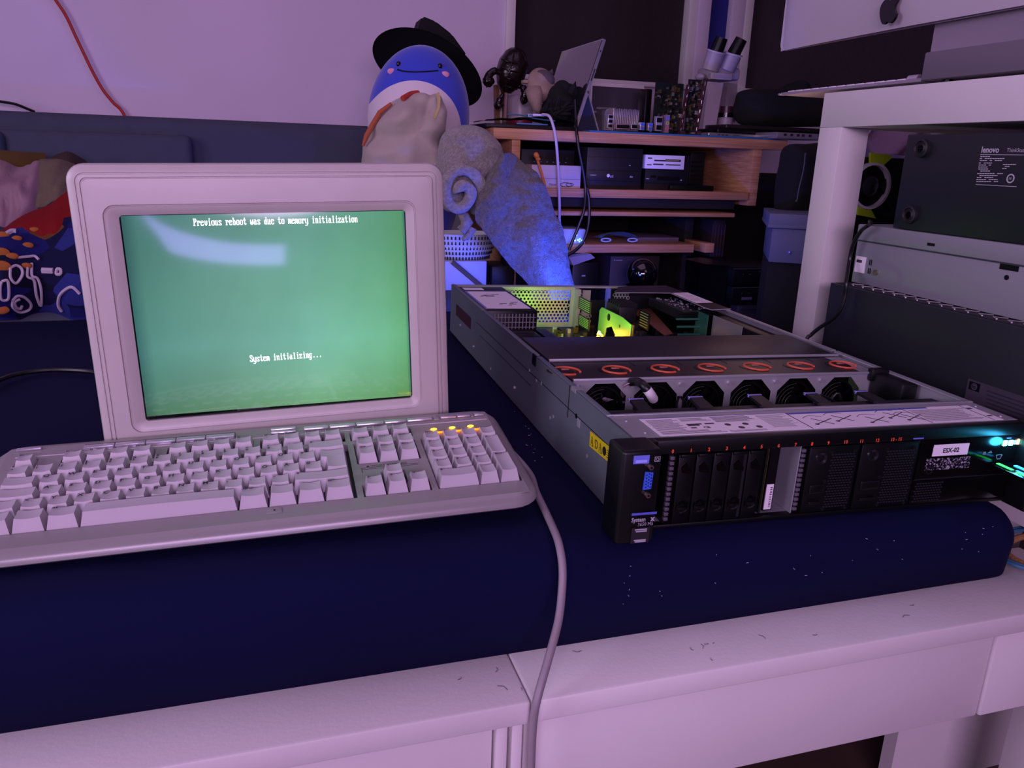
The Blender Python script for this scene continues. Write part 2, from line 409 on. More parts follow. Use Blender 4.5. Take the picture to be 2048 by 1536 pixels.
xs = sorted({-.0115, .4345} | {w_[k] for w_ in wells for k in (0, 1)}); ys = sorted({-.0205, .1445} | {w_[k] for w_ in wells for k in (2, 3)})
WD = -.007
inw = lambda x, y: any(a < x < b and c < y < d for a, b, c, d in wells)
I_ = {}
for i in range(len(xs)-1):
    for j in range(len(ys)-1): I_[i, j] = inw((xs[i]+xs[i+1])/2, (ys[j]+ys[j+1])/2)
for (i, j), wl in I_.items():
    x0, x1, y0, y1 = xs[i], xs[i+1], ys[j], ys[j+1]; z = WD if wl else 0
    g.poly([(x0, y0, z), (x1, y0, z), (x1, y1, z), (x0, y1, z)], 1 if wl else 0)
    for di, dj, a, b_ in ((1, 0, (x1, y0), (x1, y1)), (0, 1, (x0, y1), (x1, y1))):
        if (i+di, j+dj) in I_ and I_[i+di, j+dj] != wl: g.poly([(*a, 0), (*b_, 0), (*b_, WD), (*a, WD)], 0)
g.box(.2938, .3372+.01, .0438, .0535, 0, .0004, 0)
g.text('\u25b2', .0036, TX((.2985, .0490, .0006), (1, 0, 0), (0, 1, 0)), 2) if 0 else g.poly([(.2990, .0488, .0006), (.3022, .0488, .0006), (.3006, .0518, .0006)], 2)
g.text('WORTMANN AG', .0045, TX((.3032, .0486, .0006), (1, 0, 0), (0, 1, 0)), 2, sx=.95)
for yy in (.0474, .0449): g.box(.2942, .3460, yy, yy+.0003, .0004, .0006, 2)
g.box(.2945, .2949, .0400, .0474, 0, .0005, 2)
g.box(.2118, .2240, -.0120, -.0038, 0, .0006, 0, bev=.0002); g.cyl((.218, -.0078, .0006), (.218, -.0078, .0009), .0009, n=12, m=2)
g.box(-.004, .432, .1262, .1268, 0, .0005, 3)  # pale line along the seam before the media buttons
g.box(.03, .06, .11, .15, -.038, -.0145, 0, bev=.002).box(.36, .39, .11, .15, -.046, -.0145, 0, bev=.002)
g.build('housing', [M_keyb, mat('key_well', '2b262c', .6), M_leg, mat('pale_seam', 'cfc0cc', .35)], kb, ang=30)
def keycap(g, x0, x1, y0, y1, zt=.0088, space=False, tilt=0):
    gap = .0003; x0 += gap; x1 -= gap; y0 += gap; y1 -= gap; n = 8; zb = -.0035
    sx, fy, by = .0027, .0046, .0016
    def row(y, z, inx, cup):
        return [g.b.verts.new((x0+inx+(x1-x0-2*inx)*i/n, y, z-cup*(1-(2*i/n-1)**2))) for i in range(n+1)]
    cup = -.0006 if space else .00115
    R = [row(y0, zb, 0, 0), row(y0+fy, zt+tilt, sx, cup), row((y0+fy+y1-by)/2, zt+tilt*.5-.0004, sx, cup), row(y1-by, zt, sx, cup), row(y1, zb, 0, 0)]
    for a, b_ in zip(R, R[1:]):
        for i in range(n):
            f = g.b.faces.new((a[i], a[i+1], b_[i+1], b_[i])); f.smooth = True
    for k in (0, -1):
        f = g.b.faces.new([r_[k] for r_ in R]); f.smooth = True
    f = g.b.faces.new(R[0]+R[-1][::-1]); f.smooth = False
U = .01905
def key(u0, u1, v0, v1, leg='', zt=.0088, space=False, extra=None, tilt=0, ls=.0060):
    g = G(); keycap(g, u0*U, u1*U, v0*U, v1*U, zt, space, tilt)
    if extra: keycap(g, *[q*U for q in extra], zt, space, tilt)
    bmesh.ops.recalc_face_normals(g.b, faces=g.b.faces)
    ko = g.build('key', [M_key], kb, ang=38, recalc=False)
    if leg:
        g = G()
        for k, ln in enumerate(leg.split('|')):
            g.text(ln, ls, TX((u0*U+.0036, v1*U-.0018-ls*.82-k*ls*.95, zt+.00018), (1, 0, 0), (0, 1, 0)), 0, bold=.00014)
        g.build('legend', [M_leg], ko, ang=0, recalc=False)
H = [.0098, .0090, .0086, .0088, .0090, .0066]
for a, b_, t in ((0, 1.25, 'Strg'), (1.25, 2.5, ''), (2.5, 3.75, 'Alt'), (9.95, 11.2, 'Alt Gr'), (11.2, 12.42, ''), (12.42, 13.62, ''), (13.62, 14.9, 'Strg')): key(a, b_, 0, 1, t, H[0], ls=.0034)
key(3.75, 9.95, 0, 1, '', H[0], space=True)
key(0, 1.25, 1, 2, '', H[1]); key(12.25, 14.9, 1, 2, '\u2191', H[1], ls=.004)
for k, t in enumerate(['<', 'Y', 'X', 'C', 'V', 'B', 'N', 'M', ',', '.', '-']): key(1.25+k, 2.25+k, 1, 2, t, H[1])
key(0, 1.75, 2, 3, '', H[2])
for k, t in enumerate(['A', 'S', 'D', 'F', 'G', 'H', 'J', 'K', 'L', '\u00d6', '\u00c4', '#']): key(1.75+k, 2.75+k, 2, 3, t, H[2])
key(0, 1.5, 3, 4, '', H[3]); key(13.5, 14.9, 3, 4, '', H[3], extra=(13.76, 14.9, 2, 3.35))
for k, t in enumerate('QWERTZUIOP\u00dc+'): key(1.5+k, 2.5+k, 3, 4, t, H[3])
for k, t in enumerate(['\u00b0|^', '!|1', '"|2', '\u00a7|3', '$|4', '%|5', '&|6', '/|7', '(|8', ')|9', '=|0', '?|\u00df', '`']): key(k, k+1, 4, 5, t, H[4], ls=.0044)
key(13, 14.9, 4, 5, '\u2190', H[4], ls=.004)
fv = (.1045/U, .1215/U)
key(-.05, .84, *fv, 'Esc', H[5], ls=.003)
for s0, n0 in ((1.9, 1), (6.52, 5), (10.85, 9)):
    for k in range(4): key(s0+k*1.01, s0+k*1.01+.99, *fv, 'F%d' % (n0+k), H[5], ls=.003)
for k, t in enumerate(('Druck', 'Rollen', 'Pause')): key(15.27+k*1.03, 16.28+k*1.03, *fv, t, H[5], ls=.0028)
for j, row in enumerate((('Entf', 'Ende', 'Bild\u2193'), ('Einfg', 'Pos 1', 'Bild\u2191'))):
    for k, t in enumerate(row): key(15.36+k*1.015, 16.36+k*1.015, 3+j, 4+j, t, H[3], ls=.0030)
for k, t in enumerate('\u2190\u2193\u2192'): key(15.36+k*1.015, 16.36+k*1.015, 0, 1, t, H[0], ls=.004)
key(16.375, 17.375, 1, 2, '\u2191', H[1], ls=.004)
N0 = 18.76
key(N0, N0+1.95, 0, 1, '0', H[0], ls=.004); key(N0+1.95, N0+2.93, 0, 1, ',', H[0], ls=.004); key(N0+2.93, N0+3.92, 0, 2, 'Enter', H[0], ls=.003)
for j, row in enumerate((('1', '2', '3'), ('4', '5', '6'), ('7', '8', '9'))):
    for k, t in enumerate(row): key(N0+k*.975, N0+.975+k*.975, 1+j, 2+j, t, H[1+j], ls=.0042)
key(N0+2.93, N0+3.92, 2, 4, '+', H[2], ls=.004)
for k, t in enumerate(('Num', '/', '*', '-')): key(N0+k*.975, N0+.975+k*.975, 4, 5, t, H[4], ls=.0036)
# media buttons
for k in range(5): G().box(.0503+k*.0265, .0765+k*.0265, .1306, .1368, -.004, .003, bev=.0012).build('media_button', M_chrome, kb)
G().box(.0505, .1825, .1370, .1434, -.0068, -.004).build('button_recess', mat('dark_recess', '08060a', .5), kb)
for y in (.1385, .1440-.0125): G().box(.2155, .2400, y, y+.004, 0, .0022, bev=.0011).build('media_button', M_chrome, kb)
xb = [.2470, .2720, .2985, .3270, .3500, .3770]
for a, b_ in zip(xb, xb[1:]): G().box(a, b_-.0006, .1335, .1392, 0, .0026, bev=.0013).build('media_button', M_chrome, kb)
for a, b_ in ((.3850, .4020), (.4026, .4170), (.4210, .4320)): G().box(a, b_, .1345, .1390, 0, .0022, bev=.0010).build('media_button', M_chrome, kb)
G().box(.3775, .3840, .1330, .1425, 0, .0012, bev=.0005).box(.4174, .4206, .1330, .1425, 0, .0012, bev=.0005).build('button_bridge', M_keyb, kb)
g = G()
for k, t in enumerate(('II', 'I<<<', '> II', '>>>I', '\u25a0')): g.text(t, .0026, TX((.256+k*.0255, .1405, .0003), (1, 0, 0), (0, 1, 0)), 0)
for k in range(3): g.box(.391+k*.017, .396+k*.017, .1412, .1424, 0, .0003)
g.build('symbol_print', M_leg, kb)
G().box(-.0065, .0145, .1385, .1425, 0, .0024, bev=.001).build('sleep_button', M_chrome, kb)
g = G().box(.3620, .4250, .1035, .1052, .0002, .0016, 0, bev=.0004)
for k in range(3): g.ball((.3730+k*.0190, .1104, .0018), .0034, .0013, .0012, m=1, nu=12, nv=8)
g.build('indicator_strip', [mat('orange_glow', 'ff6a08', .5, emit=4), mat('yellow_glow', 'ffc02a', .5, emit=5)], kb)
KW = lambda *q: KT @ Vector(q)
pts = [KW(.41, .150, -.035), KW(.440, .155, -.038), KW(.449, .11, -.026)]+[at(1058, 945, Z=.018), at(1073, 985, Z=.018), at(1092, 1025, Z=.017), at(1112, 1070, Z=.015), at(1120, 1098, Z=.010)]+[at(x_, y_, Y=q_) for x_, y_, q_ in ((1125, 1135, .5395), (1124, 1180, .531), (1117, 1240, .517), (1099, 1310, .499), (1075, 1395, .4825), (1066, 1450, .4825), (1062, 1536, .4835), (1062, 1640, .484))]
G().tube(pts, .0034, 10, sub=10).build('cord', M_cab, kb, local=False)

rl = random.Random(2)
def specks(name, m, n, fn, label, cat, r, L_):
    g = G()
    for k in range(n):
        p_ = fn(rl.random(), rl.random()); a_ = rl.random()*6.3; l_ = L_*rl.uniform(.2, 1); d_ = Vector((math.cos(a_), math.sin(a_), 0))*l_
        g.loft([p_-d_*.5, p_+Vector((d_.y, -d_.x, 0))*.25, p_+d_*.5], r, 4)
    o = tag(g.build(name, m, origin=(.2, .6, 0)), label, cat); o['kind'] = 'stuff'
specks('lint', mat('pale_lint', 'a8a0b8', .8), 42, lambda u, v: Vector((.27+.42*u, .548-.012*v, -.012-.06*v)) if v < .6 else Vector((.25+.05*u, .66+.3*v*u, .0012)), 'pale lint specks scattered over the navy sheet', 'lint', .00024, .0026)
specks('stray_hairs', mat('dark_hair', '2a2028', .8), 15, lambda u, v: Vector((.12+.55*u, .495+.05*v, -.0846)), 'stray dark hairs lying on the white bed ledge', 'hair', .00016, .010)
# ------------------------------------------------------------ rack server
ST = pose((.298, .5933, 0), .0072, .0203, -.0228); STi = ST.inverted()
srv = thing('rack_server', 'open two-unit rack server with its lid off, black drive front and green-lit inside', 'server', Mx=ST)
SP = lambda n, g, m, par=None, **k: g.build(n, m, par or srv, **k)
def SL(x, y, z=None, yy=None, xx=None):
    "pixel to the server's own coordinates on a plane of it"
    c = STi @ CP; d = STi.to_3x3() @ (CR @ Vector(((x-1024)/F, -(y-768)/F, -1)))
    k = (z-c.z)/d.z if z is not None else ((yy-c.y)/d.y if yy is not None else (xx-c.x)/d.x); return c+d*k
W_, D_, H_ = .434, .81, .0865
def side(x, s):
    g = G(); g.box(x, x+.0014*s, 0, D_, 0, H_)
    for a, b in ((.058, .285), (.292, .57), (.575, D_)): g.box(x, x+.0065*s, a, b, H_-.0012, H_+.0006, bev=.0004)
    g.box(x-.0004*s, x, .30, .575, .045, .0455, 2)
    return g
g = side(0, 1)
g.box(-.0006, 0, .163, .1638, .050, H_, 2); g.box(-.0005, 0, .02, .60, .0605, .0611, 2)
for y, z in ((.3689, .022), (.6132, .018), (.10, .030), (.21, .035), (.22, .030), (.26, .060), (.28, .058), (.31, .062), (.72, .030), (.50, .012)):
    g.cyl((-.0022 if y in (.3689, .6132, .72) else -.0006, y, z), (0, y, z), .0022, n=12, m=1)
g.cyl((-.0006, .138, .0603), (0, .138, .0603), .0026, n=14, m=3); g.cyl((-.0006, .020, .048), (0, .020, .048), .0036, n=14, m=3)
g.box(-.0007, 0, .126, .1335, .051, .060, 1); g.box(-.0009, .0008, .285, .2995, .074, H_+.0009, 3); g.box(-.0007, .008, .145, .158, .083, H_+.0008, 1)
g.box(-.0004, 0, .64, .76, .040, .060, 4)
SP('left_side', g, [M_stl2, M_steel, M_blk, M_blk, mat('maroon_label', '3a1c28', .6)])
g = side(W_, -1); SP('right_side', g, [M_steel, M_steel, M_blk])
SP('chassis_floor', G().box(0, W_, 0, D_, 0, .0015), M_steel)
# warning sticker
wl = G(); xx = -.0008
def sidept(y, z, e=.0002): return (xx-e, y, z)
wl.box(xx, 0, .0395, .0950, .0446, .0600, 0)
for k, y in enumerate((.0885, .0775, .0665, .0560)):
    if k % 2 == 0:
        wl.prism([sidept(y+.0046, .0470), sidept(y-.0046, .0470), sidept(y, .0570)], (-.0002, 0, 0), 1)
        wl.prism([sidept(y+.0034, .0477, .0005), sidept(y-.0034, .0477, .0005), sidept(y, .0554, .0005)], (-.0001, 0, 0), 0); wl.box(xx-.0008, xx, y-.0004, y+.0004, .0490, .0530, 1)
    else:
        wl.cyl((xx-.0003, y, .052), (xx, y, .052), .0045, n=20, m=1)
        if k == 1: wl.cyl((xx-.0006, y, .052), (xx, y, .052), .0036, n=20, m=0); wl.box(xx-.0009, xx, y-.0005, y+.0005, .0485, .0555, 1)
for k in range(4): wl.box(xx-.0003, xx, .0425, .0500, .0480+k*.0023, .0486+k*.0023, 1)
wl.xf(Matrix.Translation((0, .0672, .0522)) @ Matrix.Rotation(math.radians(-3), 4, 'X') @ Matrix.Translation((0, -.0672, -.0522)))
SP('warning_label', wl, [M_yel, mat('black_print', '15140a', .6)])
# front top plate with labels
SP('front_top_plate', G().box(0, W_, 0, .0625, .0853, H_, 0).box(0, W_, .0585, .0625, H_, H_+.0012, 0, bev=.0004)
   .cyl((.014, .045, H_), (.014, .045, H_+.0008), .0015, m=1).cyl((.018, .012, H_), (.018, .012, H_+.0008), .0015, m=1).cyl((.425, .045, H_), (.425, .045, H_+.0008), .0015, m=1).cyl((.424, .012, H_), (.424, .012, H_+.0008), .0015, m=1), [M_steel, M_chrome])
g = G(); z0 = H_+.0002; z1 = H_+.0005; zi = z1+.0001
g.box(.028, .4165, .001, .0480, z0, z1, 0)
for x in (.187, .3262, .4040): g.box(x, x+.0012, .001, .048, z1, zi, 1)
g.box(.028, .1865, .0470, .0480, z1, zi, 2); g.box(.1885, .326, .0425, .0475, z1, zi, 2); g.box(.3275, .3600, .0435, .0475, z1, zi, 2)
rnd = random.Random(3).uniform
def lines(x0, x1, y0, y1, n, th=.0007):
    for k in range(n):
        y = y0+(y1-y0)*k/n; g.box(x0+rnd(0, .001), x1-rnd(0, (x1-x0)*.25), y, y+th, z1, zi, 1)
lines(.031, .064, .014, .044, 12); lines(.066, .098, .036, .045, 4); lines(.100, .146, .030, .046, 8); lines(.150, .184, .010, .046, 14, .0005); lines(.031, .098, .004, .013, 4); lines(.100, .140, .003, .008, 2)
g.text('CE', .0055, TX((.080, .0155, zi), (1, 0, 0), (0, 1, 0)), 1, bold=.0003)
for x, y, w_ in ((.067, .0255, .016), (.086, .0255, .010), (.067, .0160, .006), (.067, .0225, .012)): g.box(x, x+w_, y, y+.0028, z1, zi, 1)
for k in range(4): g.cyl((.108+k*.0095, .022-(k % 2)*.009, z1), (.108+k*.0095, .022-(k % 2)*.009, zi), .0032, m=1, n=14)
for (a, b) in ((.200, .012), (.228, .018), (.262, .010), (.292, .020), (.308, .012)):
    g.loft([(a, b, z1), (a+.026, b+.014, z1)], .0005, 6, 1); g.loft([(a+.004, b+.016, z1), (a+.018, b-.002, z1)], .0005, 6, 1); g.ball((a, b, z1), .0022, .0022, .0003, m=1, nu=10, nv=6)
    g.loft(spline([(a-.004, b+.018, z1), (a+.006, b+.024, z1), (a+.02, b+.021, z1)]), .0003, 5, 1)
lines(.330, .402, .006, .041, 13)
g.box(.406, .412, .036, .040, z1, zi, 1); g.box(.408, .414, .012, .015, z1, zi, 1)
SP('service_label', g, [M_lab, M_ink, mat('label_blue', '4a55a8', .5)])
# black front frame
g = G(); g.box(.0135, W_+.003, -.010, .0005, .0735, H_-.0002, 0, bev=.0012); g.box(.0135, W_, -.008, .0005, -.0012, .0030, 0, bev=.0008)
g.box(.3075, .3095, -.006, 0, .003, .0735, 0)
for k in range(13):
    t = str(k); g.text(t, .0048, FRONT(.0345+k*.01805, -.0102, .0745), 1, bold=.0001)
g.text('13 - 15', .0046, FRONT(.2690, -.0102, .0745), 1, bold=.0001)
g.box(.2960, .3080, -.0106, -.010, .0752, .0764, 2)
SP('front_frame', g, [M_blk, mat('glowing_orange_print', 'e0492a', .5, emit=.25), M_blu])  # printed digits given a faint glow of their own, no lamp behind
SP('bay_tray', G().box(.014, .172, -.004, .075, .0015, .0028, 0).box(.172, .1733, -.005, .06, .003, .0735, 0).box(.0300, .0312, .004, .06, .003, .0735, 0), M_steel)
for x in (.0365, .1740):
    g = G()
    for k in range(13): g.box(x, x+.0042, -.0065, -.002, .006+k*.005, .0092+k*.005, 0, bev=.0004)
    g.box(x-.0003, x+.0045, -.0035, .02, .003, .0725, 1); g.box(x+.0050, x+.0062, -.0045, .02, .003, .0725, 1)
    SP('vented_rail', g, [mat('worn_rail', '6a6470', .4, .3), M_blk])
for k in range(5):
    x0 = .0439+.01775*k; x1 = x0+.0163; g = G()
    g.box(x0, x1, -.0085, .06, .0032, .0712, 0, bev=.0009)
    g.box(x0+.0008, x1-.0008, -.0108, -.0070, .0690, .0722, 0, bev=.0008)
    g.prism([(x0+.0028, -.0086, .0600), (x0+.0075, -.0086, .0640), (x1-.0028, -.0086, .0560), (x1-.0028, -.0086, .0525), (x0+.0040, -.0086, .0545)], (0, -.0012, 0), 1)
    g.lathe(((x0+x1)/2, -.0088, .0200), [(.0062, 0), (.0060, .0010), (.0040, .0014), (.0035, .0002)], 20, 1, R=Matrix.Rotation(math.pi/2, 3, 'X'))
    g.box(x0+.0025, x1-.0025, -.0096, -.0080, .0150, .0205, 1, bev=.0007); g.box(x0+.0018, x1-.0018, -.0094, -.0084, .0235, .0243, 1)
    if k == 3: g.box(x1-.0035, x1-.0006, -.0092, -.0084, .006, .069, 2)
    SP('drive_caddy', g, [M_blk, M_blk2, mat('mesh_grey', '2c2a30', .4, .5)])
g = G().box(.1385, .1397, -.002, .07, .004, .070, 0).box(.1405, .1412, -.002, .07, .004, .070, 1)
g.box(.1430, .1530, -.0015, .06, .006, .0705, 2).box(.1440, .1515, -.0024, -.0014, .0075, .0335, 3)
for k in range(12): g.box(.1482, .1504, -.0027, -.0024, .0100+k*.0018, .0105+k*.0018+(.0003 if k % 3 else 0), 4)
SP('exposed_drive', g, [M_pcb, M_gold, M_blk, M_lab, M_ink])
def dots(g, x0, x1, z0, z1, y, p, m):
    r = 0; z = z0
    while z < z1:
        x = x0+(p/2 if r % 2 else 0)+(z-z0)*0
        while x < x1: g.box(x, x+p*.62, y-.0008, y, z, z+p*.35, m, T=None); x += p
        z += p*.8; r += 1
for x0, x1 in ((.1815, .2365), (.2400, .3068)):
    g = G(); g.box(x0, x1, -.0080, .04, .0034, .0715, 0, bev=.0008); g.box(x0+.0005, x1-.0005, -.0090, -.007, .0705, .0722, 0, bev=.0004)
    xm = x0+(x1-x0)*.44
    dots(g, xm, x1-.004, .008, .064, -.0080, .0034, 1)
    g.lathe((x0+.013, -.0082, .0600), [(.0065, 0), (.0060, .0012), (.0035, .0002)], 20, 2, R=Matrix.Rotation(math.pi/2, 3, 'X'))
    g.box(x0+.005, xm-.003, -.0100, -.008, .0240, .0330, 2, bev=.0010); g.box(x0+.006, xm-.005, -.0106, -.008, .0130, .0155, 2, bev=.0006)
    for q in ((xm, .0655), (x1-.005, .0655), (xm, .006), (x1-.005, .006), (xm-.003, .036)): g.cyl((q[0], -.0088, q[1]), (q[0], -.008, q[1]), .0018, n=10, m=2)
    SP('bay_filler', g, [M_blk, mat('mesh_dark', '34323a', .35, .4), mat('scuffed_black', '17161b', .25)])
g = G(); g.box(.3095, W_+.003, -.0085, .02, .0305, .0735, 0, bev=.001); g.box(.3095, W_+.003, -.0078, .02, .0030, .0296, 0, bev=.0008)
dots(g, .312, .345, .006, .026, -.0078, .0034, 1); g.box(.3095, W_, -.0084, -.0076, .0297, .0303, 1)
OP = SP('operator_panel', g, [M_blk2, mat('mesh_dark', '34323a')])
g = G(); g.box(.3245, .3680, -.0092, -.0086, .0550, .0672, 0); g.text('ESX-02', .0068, FRONT(.3462, -.0094, .0585), 1, 'CENTER', bold=.0002)
SP('name_label', g, [M_lab, mat('black_print', '15140a')], OP)
m = bpy.data.materials.new('glitter_slot'); m.use_nodes = True; nt = m.node_tree; b = nt.nodes['Principled BSDF']; b.inputs['Roughness'].default_value = .3
v = nt.nodes.new('ShaderNodeTexNoise'); v.inputs['Scale'].default_value = 620; t_ = nt.nodes.new('ShaderNodeTexCoord'); r = nt.nodes.new('ShaderNodeValToRGB'); r.color_ramp.elements[0].position = .5; r.color_ramp.elements[1].position = .68
r.color_ramp.elements[0].color = (.004, .004, .006, 1); r.color_ramp.elements[1].color = (.5, .42, .55, 1); nt.links.new(t_.outputs['Object'], v.inputs['Vector']); nt.links.new(v.outputs[0], r.inputs[0]); nt.links.new(r.outputs[0], b.inputs['Base Color'])
MC['glitter_slot'] = m
SP('drive_slot', G().box(.3190, .3740, -.0090, -.0085, .0400, .0525, 0).lathe((.3245, -.0090, .0405), [(.0045, 0), (.0045, .0008), (.0034, .0008), (.0034, 0)], 20, 1, R=Matrix.Rotation(math.pi/2, 3, 'X'), ring=1), [m, M_dk])
g = G().text('SS', .004, FRONT(.3885, -.0088, .0535), 0, bold=.0002); g.loft([(.3945, -.0088, .0550), (.4000, -.0088, .0550)], .0003, 5, 0).loft([(.3958, -.0088, .0550), (.3975, -.0088, .0565), (.3990, -.0088, .0565)], .0003, 5, 0)
g.loft([(.4065, -.0088, .0520), (.4140, -.0088, .0520), (.4125, -.0088, .0475), (.4085, -.0088, .0475), (.4065, -.0088, .0520)], .0003, 5, 0)
SP('port_symbols', g, mat('faint_print', '8a8590'))
Mgr = mat('green_white_led', '9affb0', .4, emit=9); Mcy = mat('cyan_led', '4fd8ff', .4, emit=8); Mre = mat('orange_led', 'ff5a20', .4, emit=5); Mbl = mat('blue_led', '2a4cff', .4, emit=9)
SP('status_lights', G().box(.4115, .4165, -.0094, -.0086, .0618, .0676, 0, bev=.0006).box(.4185, .4245, -.0094, -.0086, .0618, .0676, 1, bev=.0006).box(.4255, .4275, -.0094, -.0086, .063, .067, 1).box(.4290, .4360, -.0094, -.0086, .0625, .0685, 2, bev=.0005).box(.415, .4205, -.0092, -.0086, .0698, .0704, 3), [Mgr, Mcy, Mre, Mbl])
g = G(); A = SL(1965, 925, yy=-.009); g.box(.3990, .4420, -.085, -.009, .0400, .0440, 0, bev=.001)
g.box(.405, .409, -.030, -.012, .0440, .0444, 1).box(.4085, .4115, -.050, -.032, .0440, .0444, 2).box(.4045, .4075, -.048, -.036, .0440, .0444, 1).box(.4100, .4140, -.070, -.055, .0440, .0446, 3).box(.4190, .4230, -.040, -.020, .0440, .0446, 2)
SP('pull_out_light_tray', g, [M_blk2, mat('dim_green_led', '3aff5a', .4, emit=2.5), mat('dim_cyan_led', '3ab8ff', .4, emit=2.5), mat('dim_violet', '7a6aff', .4, emit=.8)])
# left ear
g = G(); g.box(-.0235, .0135, -.034, -.001, .0005, .0885, 0, bev=.0035, seg=3); g.box(.0085, .020, -.012, -.002, .060, .0868, 0, bev=.001)
EAR = SP('front_ear', g, [M_blk])
SP('front_ear', G().box(W_-.002, W_+.040, -.034, -.001, -.004, .0885, 0, bev=.0035, seg=3), [M_blk])
ex = -.0344
g = G(); g.box(-.0135, .0010, ex, ex+.001, .0765, .0840, 0); g.box(-.0115, -.0010, ex-.0002, ex, .0775, .0800, 1); SP('blue_sticker', g, [M_blu, mat('pale_blue', 'a0a8ff')], EAR)
g = G(); c = (.0012, ex, .0600)
g.prism([(-.0030, ex, .0700), (.0058, ex, .0700), (.0058, ex, .0525), (-.0030, ex, .0525)], (0, -.0002, 0), 2)
g.prism([(-.0018, ex, .0692), (.0054, ex, .0684), (.0048, ex, .0534), (-.0026, ex, .0528)], (0, -.0016, 0), 0)
for i in range(3):
    for j in range(5): g.cyl((-.0006+i*.0022, ex-.0018, .0552+j*.0028+(i % 2)*.0012), (-.0006+i*.0022, ex-.0015, .0552+j*.0028+(i % 2)*.0012), .0006, n=8, m=2)
for z in (.0740, .0482): g.cyl((.0018, ex-.0042, z), (.0018, ex, z), .0024, n=6, m=1); g.cyl((.0018, ex-.0044, z), (.0018, ex-.0041, z), .0011, n=10, m=2)
SP('display_port', g, [M_blu2, mat('brass_screw', 'b09a90', .25, .9), M_blk], EAR)
g = G(); g.loft([(.0062, ex, .0780), (.0110, ex, .0780), (.0110, ex, .0820), (.0062, ex, .0820), (.0062, ex, .0780)], .0003, 5, 0).lathe((.0086, ex, .0800), [(.0014, 0), (.0014, .0003), (.0010, .0003), (.0010, 0)], 14, 0, R=Matrix.Rotation(math.pi/2, 3, 'X'), ring=1)
g.text('System', .0057, FRONT(-.0098, ex-.0003, .0225), 0, bold=.00015, sx=.82); g.text('x', .0062, FRONT(.0088, ex-.0003, .0225), 0, bold=.0004, sx=.9); g.text('3650 M5', .0046, FRONT(-.0035, ex-.0003, .0182), 0, sx=.9)
SP('name_print', g, mat('grey_print', 'a8a2b0', .5), EAR)
SP('blue_bar', G().box(-.0100, .0135, ex-.0004, ex, .0287, .0308, 0), mat('blue_bar', '5b5fc8', .4), EAR)
g = G().box(-.0085, .0085, ex-.0003, ex, .0018, .0166, 0)
for k, z in enumerate((.0142, .0124, .0040, .0026)): g.box(-.0055+k % 2*.001, .0058, ex-.0005, ex-.0003, z, z+.0012, 1)
SP('small_sticker', g, [mat('dark_sticker', '1c181f'), mat('grey_print', 'a8a2b0')], EAR)
# interior: cable bar, latches
SP('cable_bar', G().box(.006, .424, .0625, .104, .066, .0775, 0, bev=.002).box(.006, .424, .0630, .066, .01, .070, 0), M_dk)
for tip, base in (((1263, 793), (1292, 815)), ((1380, 789), (1417, 813)), ((1497, 785), (1538, 808)), ((1607, 781), (1650, 803)), ((1710, 779), (1762, 800))):
    a = SL(*tip, z=.081); b_ = SL(*base, z=.081); g = G()
    g.box(b_.x-.019, b_.x+.019, .066, .084, .0775, .0835, 0, bev=.0015)
    g.prism([(b_.x-.014, .083, .079), (b_.x+.002, .083, .079), (a.x+.0075, .123, .079), (a.x-.0075, .123, .079)], (0, 0, .0032), 0)
    g.box(a.x-.0085, a.x+.0085, .1215, .1255, .0795, .0828, 1, bev=.001)
    SP('latch', g, [M_dk, mat('lilac_tab', '8a86d8', .4)])
# fan tray
fc = [.0505, .1145, .1765, .2395, .3025, .3660]; fw = .0270
g = G(); ya, yb = .187, .1882; zb0, zt0 = .006, .0845
edges = [.012]+[(a+b)/2 for a, b in zip(fc, fc[1:])]+[.424]
for k, c in enumerate(fc):
    X0, X1 = edges[k], edges[k+1]; cz = .0475; r = fw; q = .015; hz = .0325
    oc = [(c-r, cz-hz+q), (c-r, cz+hz-q), (c-r+q, cz+hz), (c+r-q, cz+hz), (c+r, cz+hz-q), (c+r, cz-hz+q), (c+r-q, cz-hz), (c-r+q, cz-hz)]
    ou = [(X0, cz-hz+q), (X0, cz+hz-q), (c-r+q, zt0), (c+r-q, zt0), (X1, cz+hz-q), (X1, cz-hz+q), (c+r-q, zb0), (c-r+q, zb0)]
    for i in range(8):
        j = (i+1) % 8; g.poly([(oc[i][0], ya, oc[i][1]), (oc[j][0], ya, oc[j][1]), (ou[j][0], ya, ou[j][1]), (ou[i][0], ya, ou[i][1])], 0)
    for (i, j, cx_, cz_) in ((1, 2, X0, zt0), (3, 4, X1, zt0), (5, 6, X1, zb0), (7, 0, X0, zb0)):
        g.poly([(ou[i][0], ya, ou[i][1]), (cx_, ya, cz_), (ou[j][0], ya, ou[j][1])], 0)
    for dx in (-.0315,): g.cyl((c+dx, ya-.003, .077), (c+dx, ya, .077), .0026, n=12, m=1)
g.box(.012, .424, .1850, .1885, .0835, .0865, 0, bev=.0006); g.box(.012, .424, .2715, .2750, .0835, .0865, 0, bev=.0006)
g.box(.402, .424, .1885, .2715, .0800, .0825, 0)
SP('fan_tray', g, [M_steel, M_chrome])
